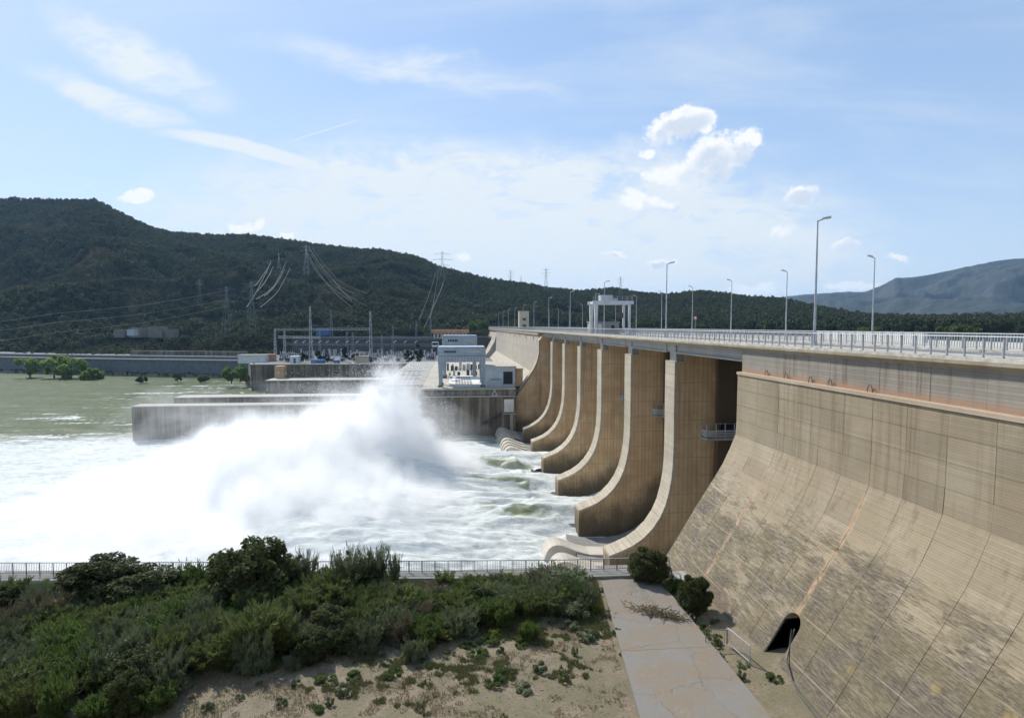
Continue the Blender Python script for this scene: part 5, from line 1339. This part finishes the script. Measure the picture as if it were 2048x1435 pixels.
def beam(x0, y0, x1, y1, Yp, label, w=.5, m='pylonw'):
    a = atY(x0, y0, Yp); b = atY(x1, y1, Yp); r = empty('switchyard_beam', a); tag(r, label, 'beam', 'cross beams of the switchyard'); d = b - a
    for z in (0, -1.0): MB().bar((0, 0, z), d + Vector((0, 0, z)), w * .45).build('chord', M[m], r)
    n = int(d.length / 2); z_ = MB()
    for i in range(n): z_.bar(d * (i / n) + Vector((0, 0, 0 if i % 2 else -1)), d * ((i + 1) / n) + Vector((0, 0, -1 if i % 2 else 0)), .14)
    z_.build('lacing', M[m], r)
beam(548, 657, 742, 656, 367, 'uppermost long lattice beam across the left switchyard masts')
beam(556, 672, 640, 673, 372, 'short bright beam near the left end of the switchyard', .8)
beam(630, 673, 880, 676, 384, 'long thin beam over the middle of the switchyard', .4, 'pylon')
beam(570, 686, 866, 688, 378, 'middle long beam carrying white disconnectors', .5, 'pylon')
beam(560, 706, 872, 706, 374, 'lowest long bus beam above the switchgear', .35, 'pylon')
beam(780, 672, 880, 674, 400, 'thin beam at the right end of the switchyard', .4, 'pylon')
# dark bank of transformers and fences behind the yard
tb_ = empty('retaining_slope', (0, 430, -20)); tag(tb_, 'dark revetment behind the switchyard', 'wall')
for k_ in range(10):
    xa = -112 + k_ * 14.2; part(MB().box((xa + .1, 428, -21), (xa + 14.1, 432, -8.6 + .15 * (k_ % 3))), 'wall_section', 'dark_equip', tb_)
part(MB().box((-112, 427.5, -8.3), (32, 432, -7.7)), 'coping', 'bank', tb_)
# insulators and switchgear standing in the yard
def make_ins(kind):
    r = empty('insulator_post' if kind else 'switchgear_unit')
    if kind:
        MB().bar((0, 0, 0), (0, 0, 2.2), .22, n=5).build('stand', M['galv'], r)
        st_ = MB()
        for i in range(4): st_.bar((0, 0, 2.2 + i * .45), (0, 0, 2.5 + i * .45), .55, n=6)
        st_.build('insulator', M['equip'], r); MB().bar((-.7, 0, 4.0), (.7, 0, 4.3), .18).build('contact_arm', M['equip'], r)
    else:
        MB().box((-1.2, -.8, 0), (1.2, .8, 1.9)).build('tank', M['dark_equip'], r)
        for x in (-.8, 0, .8): MB().bar((x, 0, 1.9), (x * 1.4, 0, 3.2), .25, n=5).build('bushing', M['equip'], r)
        MB().box((-1.3, -.9, 0), (1.3, -.82, .5)).build('plinth', M['deck'], r)
    return r
ik = [make_ins(0), make_ins(1)]; firsts = [True, True]
g = np.random.default_rng(12)
k_ = 0
for row, (yy, n_, y_px) in enumerate([(350, 26, 722), (364, 30, 716), (380, 34, 712), (396, 34, 708)]):
    for i in range(n_):
        px = 560 + (312 / n_) * (i + g.uniform(.1, .9)); p = atY(px, y_px, yy); kd = 0 if g.random() < .35 else 1
        o = ik[kd] if firsts[kd] else copy_tree(ik[kd]); firsts[kd] = False
        o.location = (p.x, yy, -20.5); s = g.uniform(.8, 1.35); o.scale = (s, s, s); o.rotation_euler = (0, 0, g.uniform(-.3, .3))
        tag(o, f"{'pale insulator post' if kd else 'dark switchgear tank'} in the {['front', 'second', 'third', 'back'][row]} row of the switchyard, {nth(i)} from its left", 'electrical equipment', 'apparatus of the switchyard')
for i, x in enumerate(np.concatenate([np.linspace(592, 640, 4), np.linspace(655, 735, 5), np.linspace(790, 832, 3)])):
    p = atY(x, 684, 377); r = empty('disconnector', p); tag(r, f'white disconnector on the middle beam, {nth(i)} from the left', 'electrical equipment', 'disconnectors on the beam')
    MB().bar((-.9, 0, 0), (.9, 0, .9), .4).build('blade', M['equip'], r); MB().bar((-.6, 0, -.6), (-.6, 0, .3), .35).build('insulator', M['equip'], r)

def hut(px0, px1, y0, y1, Yp, dpt, wm, rm, label, name='hut', door=None, over=.3, roofh=.35):
    a = atY(px0, y1, Yp); b = atY(px1, y0, Yp); w = b.x - a.x; h = b.z - a.z
    r = empty(name, a); tag(r, label, 'building' if name != 'container' else 'container')
    MB().box((0, 0, -1), (w, dpt, h - roofh)).build('wall', M[wm], r); MB().box((-over, -over, h - roofh), (w + over, dpt + over, h)).build('roof', M[rm], r)
    if door: MB().box((w * .4, -.06, 0), (w * .68, 0, h * .7)).build('door', M[door], r)
    return r, w, h
hut(580, 597, 712, 726, 334, 4, 'white', 'white', 'small white hut with a blue door on the yard edge', door='blue')
hut(476, 531, 709, 723, 352, 7, 'white', 'deck', 'long low white shed left of the switchyard', 'shed')
hut(622, 648, 719, 732, 329, 3, 'blue', 'blue', 'larger blue container on the quay edge', 'container', over=.05, roofh=.2)
hut(667, 678, 719, 732, 329, 3, 'blue', 'hallgrey', 'smaller blue container right of the larger one', 'container', over=.05, roofh=.2)
hut(710, 736, 712, 724, 338, 4, 'cream', 'orange', 'small cream hut with ochre roof behind the quay')
hut(533, 548, 708, 720, 358, 4, 'orange', 'orange', 'small brick-red shed between the white shed and the masts', 'shed')
hut(632, 656, 657, 668, 470, 6, 'blue', 'blue', 'blue shed half hidden behind the switchyard beams', 'shed')
bd, w_, h_ = hut(867, 934, 659, 674, 418, 12, 'cream', 'orange', 'long building with shallow terracotta hipped roof above the portal cranes', 'long_house', over=1.4, roofh=2.2)
for k_ in range(9): MB().box((1.2 + k_ * w_ / 9.4, -.08, -.3), (2.4 + k_ * w_ / 9.4, 0, h_ - 2.8)).build('window', M['glass'], bd)
r, w_, h_ = hut(254, 268, 659, 668, 470, 6, 'hallgrey', 'hallgrey', 'tiny pale roofed hut among the pines on the left bank', 'hut')
rock = empty('rock_cut', atY(300, 655, 520)); tag(rock, 'pale bare rock cut with retaining blocks on the left hillside', 'rock cut')
for i, (dx, w2, h2) in enumerate([(-24, 9, 3.4), (-12, 10, 5.0), (4, 12, 5.6), (15, 7, 3.6)]):
    o = MB().vprism([(dx - w2 / 2, 0), (dx + w2 / 2, -2), (dx + w2 / 2 - 2, 14), (dx - w2 / 2 + 3, 16)], -8, h2 - 5).build('rock_face', M['bank2'], rock)

# ================================================================ SPRAY thrown up by the jets
def spray():
    m = bpy.data.materials.new('spray_mist'); m.use_nodes = True; t = NT(m.node_tree); t.n.remove(t.n['Principled BSDF'])
    p = pos(t); s = t.new('ShaderNodeSeparateXYZ', {0: p}).outputs
    w1 = t.noise(t.scale(p, (.06, .06, .05)), 1.0, 6, .62, .8, out=1); ws = t.new('ShaderNodeSeparateColor', {0: w1}).outputs
    x = t.m('ADD', s[0], t.m('MULTIPLY', t.m('SUBTRACT', ws[0], .5), 16)); y = s[1]
    f1 = t.noise(t.scale(p, (.26, .26, .18)), 1.0, 5, .65, .5, out=1); fs = t.new('ShaderNodeSeparateColor', {0: f1}).outputs
    x = t.m('ADD', x, t.m('MULTIPLY', t.m('SUBTRACT', fs[0], .5), 6))
    z = t.m('ADD', t.m('ADD', s[2], t.m('MULTIPLY', t.m('SUBTRACT', ws[1], .5), 11)), t.m('MULTIPLY', t.m('SUBTRACT', fs[1], .5), 7))
    H = None
    def bell(cx, cy, rx, ry, h, pw=1.):
        a = t.m('DIVIDE', t.m('SUBTRACT', x, cx), rx); b = t.m('DIVIDE', t.m('SUBTRACT', y, cy), ry)
        e = t.m('EXPONENT', t.m('MULTIPLY', t.m('POWER', t.m('ADD', t.m('MULTIPLY', a, a), t.m('MULTIPLY', b, b)), pw), -1))
        return t.m('MULTIPLY', e, h)
    for args in SPR:
        q = bell(*args); H = q if H is None else t.m('MAXIMUM', H, q)
    zz = t.m('SUBTRACT', t.m('ADD', z, 34.5), H)          # below zero inside the spray
    d = t.ramp(zz, 2.0, -5.5)
    w3_ = fs[2]
    wisp = t.m('ADD', t.m('MULTIPLY', t.m('MULTIPLY', t.ramp(ws[2], .3, .7), t.ramp(w3_, .36, .62)), .95), .05)
    den = t.m('MULTIPLY', t.m('MULTIPLY', t.m('POWER', d, 1.5), wisp), .62)
    # thin drifting veil towards the guide walls
    veil = bell(-44, 168, 44, 24, 1.); vz = t.ramp(z, -11., -30.)
    vn = t.ramp(t.noise(t.scale(p, (.05, .05, .09)), 1, 5, .6, .5), .42, .68)
    den = t.m('ADD', den, t.m('MULTIPLY', t.m('MULTIPLY', veil, t.m('MULTIPLY', vz, vn)), .06))
    pv = t.new('ShaderNodeVolumePrincipled', {'Density': den}); pv.inputs['Color'].default_value = (1, 1, 1, 1); pv.inputs['Anisotropy'].default_value = .35
    t.l.new(pv.outputs[0], t.n['Material Output'].inputs['Volume'])
    xs = np.linspace(-104, 13, 90); ys_ = np.linspace(58, 206, 90); X, Y = np.meshgrid(xs, ys_); Hh = 0 * X
    for cx, cy, rx, ry, h, pw in SPR:
        for dx in (-7, 0, 7):
            for dy in (-3, 3): Hh = np.maximum(Hh, h * np.exp(-(((X - cx - dx) / rx) ** 2 + ((Y - cy - dy) / ry) ** 2) ** pw))
    Hh = Hh + 6.5 * np.clip(Hh / 2, 0, 1); v_ = np.exp(-((X + 44) / 44) ** 2 - ((Y - 168) / 24) ** 2); Hh = np.maximum(Hh, 19 * np.clip(v_ * 2.6 - .25, 0, 1))
    Hh = np.where((X > 12) | (X < -103) | (Y < 59) | (Y > 205), 0, Hh) + .3
    ny, nx = X.shape; top = np.stack([X, Y, -35.2 + Hh], -1).reshape(-1, 3); bot = np.stack([X, Y, -35.6 + 0 * X], -1).reshape(-1, 3)
    J, I = np.meshgrid(np.arange(ny - 1), np.arange(nx - 1), indexing='ij'); a = (J * nx + I).ravel(); N = nx * ny
    Fq = [np.stack([a, a + 1, a + nx + 1, a + nx], 1), np.stack([a + nx, a + nx + 1, a + 1, a], 1) + N]
    ring = np.concatenate([np.arange(nx), np.arange(1, ny) * nx + nx - 1, (ny - 1) * nx + np.arange(nx - 2, -1, -1), np.arange(ny - 2, 0, -1) * nx]); rn = np.roll(ring, -1)
    Fq.append(np.stack([ring, ring + N, rn + N, rn], 1))
    o = mobj('spray', fastmesh('spray', np.concatenate([top, bot]), np.concatenate(Fq), m)); tag(o, kind='stuff')
SPR = [(-14.5, 133, 10.5, 16, 28, .95), (-25, 130, 17, 22, 21, 1.15), (-40, 124, 24, 27, 16, 1.3), (-22, 106, 26, 24, 12, 1.3), (-52, 110, 28, 30, 10., 1.3), (-5, 126, 13, 20, 10.5, 1.2), (-38, 86, 30, 20, 7., 1.3), (-12, 96, 17, 18, 7, 1.2)]
spray()
def spray_bounce_core():  # white mound added inside the mist to bounce light and brighten it
    xs = np.linspace(-95, 11, 330); ys_ = np.linspace(66, 178, 240); X, Y = np.meshgrid(xs, ys_)
    wx = X + 7 * (fbm(X / 9, Y / 9, 4, 301) - .5); wy = Y + 7 * (fbm(X / 9 + 4, Y / 9, 4, 302) - .5)
    H = 0 * X
    for cx, cy, rx, ry, h, pw in SPR:
        e = np.exp(-(((wx - cx) / rx) ** 2 + ((wy - cy) / ry) ** 2) ** pw); H = np.maximum(H, h * e)
    bil = 1 - np.abs(2 * fbm(wx / 6.5, wy / 6.5, 5, 303, .55) - 1)
    Z = -35.2 + H * .50 - 2.8 + (bil - .72) * np.clip(H * .25, 0, 2.)
    m, t, b = mat('spray_bounce_white'); n = t.noise(pos(t), .5, 8, .7, .6)
    t.l.new(t.mix(t.ramp(n, .3, .65), (.80, .82, .82), (.88, .9, .9)), b.inputs['Base Color']); b.inputs['Roughness'].default_value = 1
    b.inputs['Specular IOR Level'].default_value = 0
    heightgrid('spray_bounce_core', X, Y, Z, m, kind='stuff')
spray_bounce_core()
def droplets():
    g = np.random.default_rng(77); n = 1500; per = 120
    x0 = g.uniform(-4, 7, n)[:, None]; y0 = g.uniform(100, 146, n)[:, None]; k = np.exp(-((y0 - 131) / 11) ** 2)
    top = (g.uniform(.25, 1.06, n)[:, None] ** .7) * (10 + 17.5 * k); xa = g.normal(-15, 3.2, n)[:, None] - (27 - top) * .55
    t_ = g.uniform(0, 1, (n, per)) ** .8 * 2.15; s_ = t_ - 1
    X = xa + (xa - x0) * s_ * np.where(s_ > 0, g.uniform(.8, 2.2, n)[:, None], 1); Z = -34.5 + top * (1 - s_ ** 2)
    sp = .12 + .42 * np.clip(t_, 0, 2); X = X + g.normal(0, 1, X.shape) * sp * .5; Z = Z + g.normal(0, 1, X.shape) * sp * .6; Y = y0 + g.normal(0, 1, X.shape) * sp
    P = np.stack([X, Y, Z], -1).reshape(-1, 3); P = P[P[:, 2] > -34]
    # torn spray skipping over the rough water
    m_ = 60000; q = np.stack([g.uniform(-80, 12, m_), g.uniform(66, 160, m_)], 1); c = fbm(q[:, 0] / 6, q[:, 1] / 3, 4, 401) > .56; q = q[c]
    w_ = np.stack([q[:, 0], q[:, 1], -33.4 + g.exponential(.9, len(q)) + 3 * np.exp(-((q[:, 0] + 16) / 20) ** 2 - ((q[:, 1] - 125) / 22) ** 2)], 1); P = np.concatenate([P, w_])
    N = len(P); s = g.uniform(.025, .065, (N, 1))
    V = np.stack([P + g.normal(size=(N, 3)) * s for _ in range(3)], 1).reshape(-1, 3)
    m, t, b = mat('water_droplets'); b.inputs['Base Color'].default_value = (.92, .93, .93, 1); b.inputs['Roughness'].default_value = .6
    tl = t.new('ShaderNodeBsdfTranslucent', {'Color': (.95, .96, .96, 1)}); mx = t.new('ShaderNodeMixShader', {0: .5, 1: b.outputs[0], 2: tl.outputs[0]}); t.l.new(mx.outputs[0], t.n['Material Output'].inputs[0])
    o = mobj('spray_droplets', fastmesh('spray_droplets', V, np.arange(3 * N, dtype=np.int32).reshape(-1, 3), m)); tag(o, kind='stuff')
droplets()
# aerial haze
def haze():
    m = bpy.data.materials.new('air'); m.use_nodes = True; t = NT(m.node_tree); t.n.remove(t.n['Principled BSDF'])
    pv = t.new('ShaderNodeVolumePrincipled'); pv.inputs['Density'].default_value = .000055; pv.inputs['Color'].default_value = (.42, .68, 1, 1); pv.inputs['Anisotropy'].default_value = .2
    t.l.new(pv.outputs[0], t.n['Material Output'].inputs['Volume'])
    o = MB().box((-12100, -12100, -43), (12100, 12100, 640)).build('haze', m); tag(o, kind='stuff')
haze()
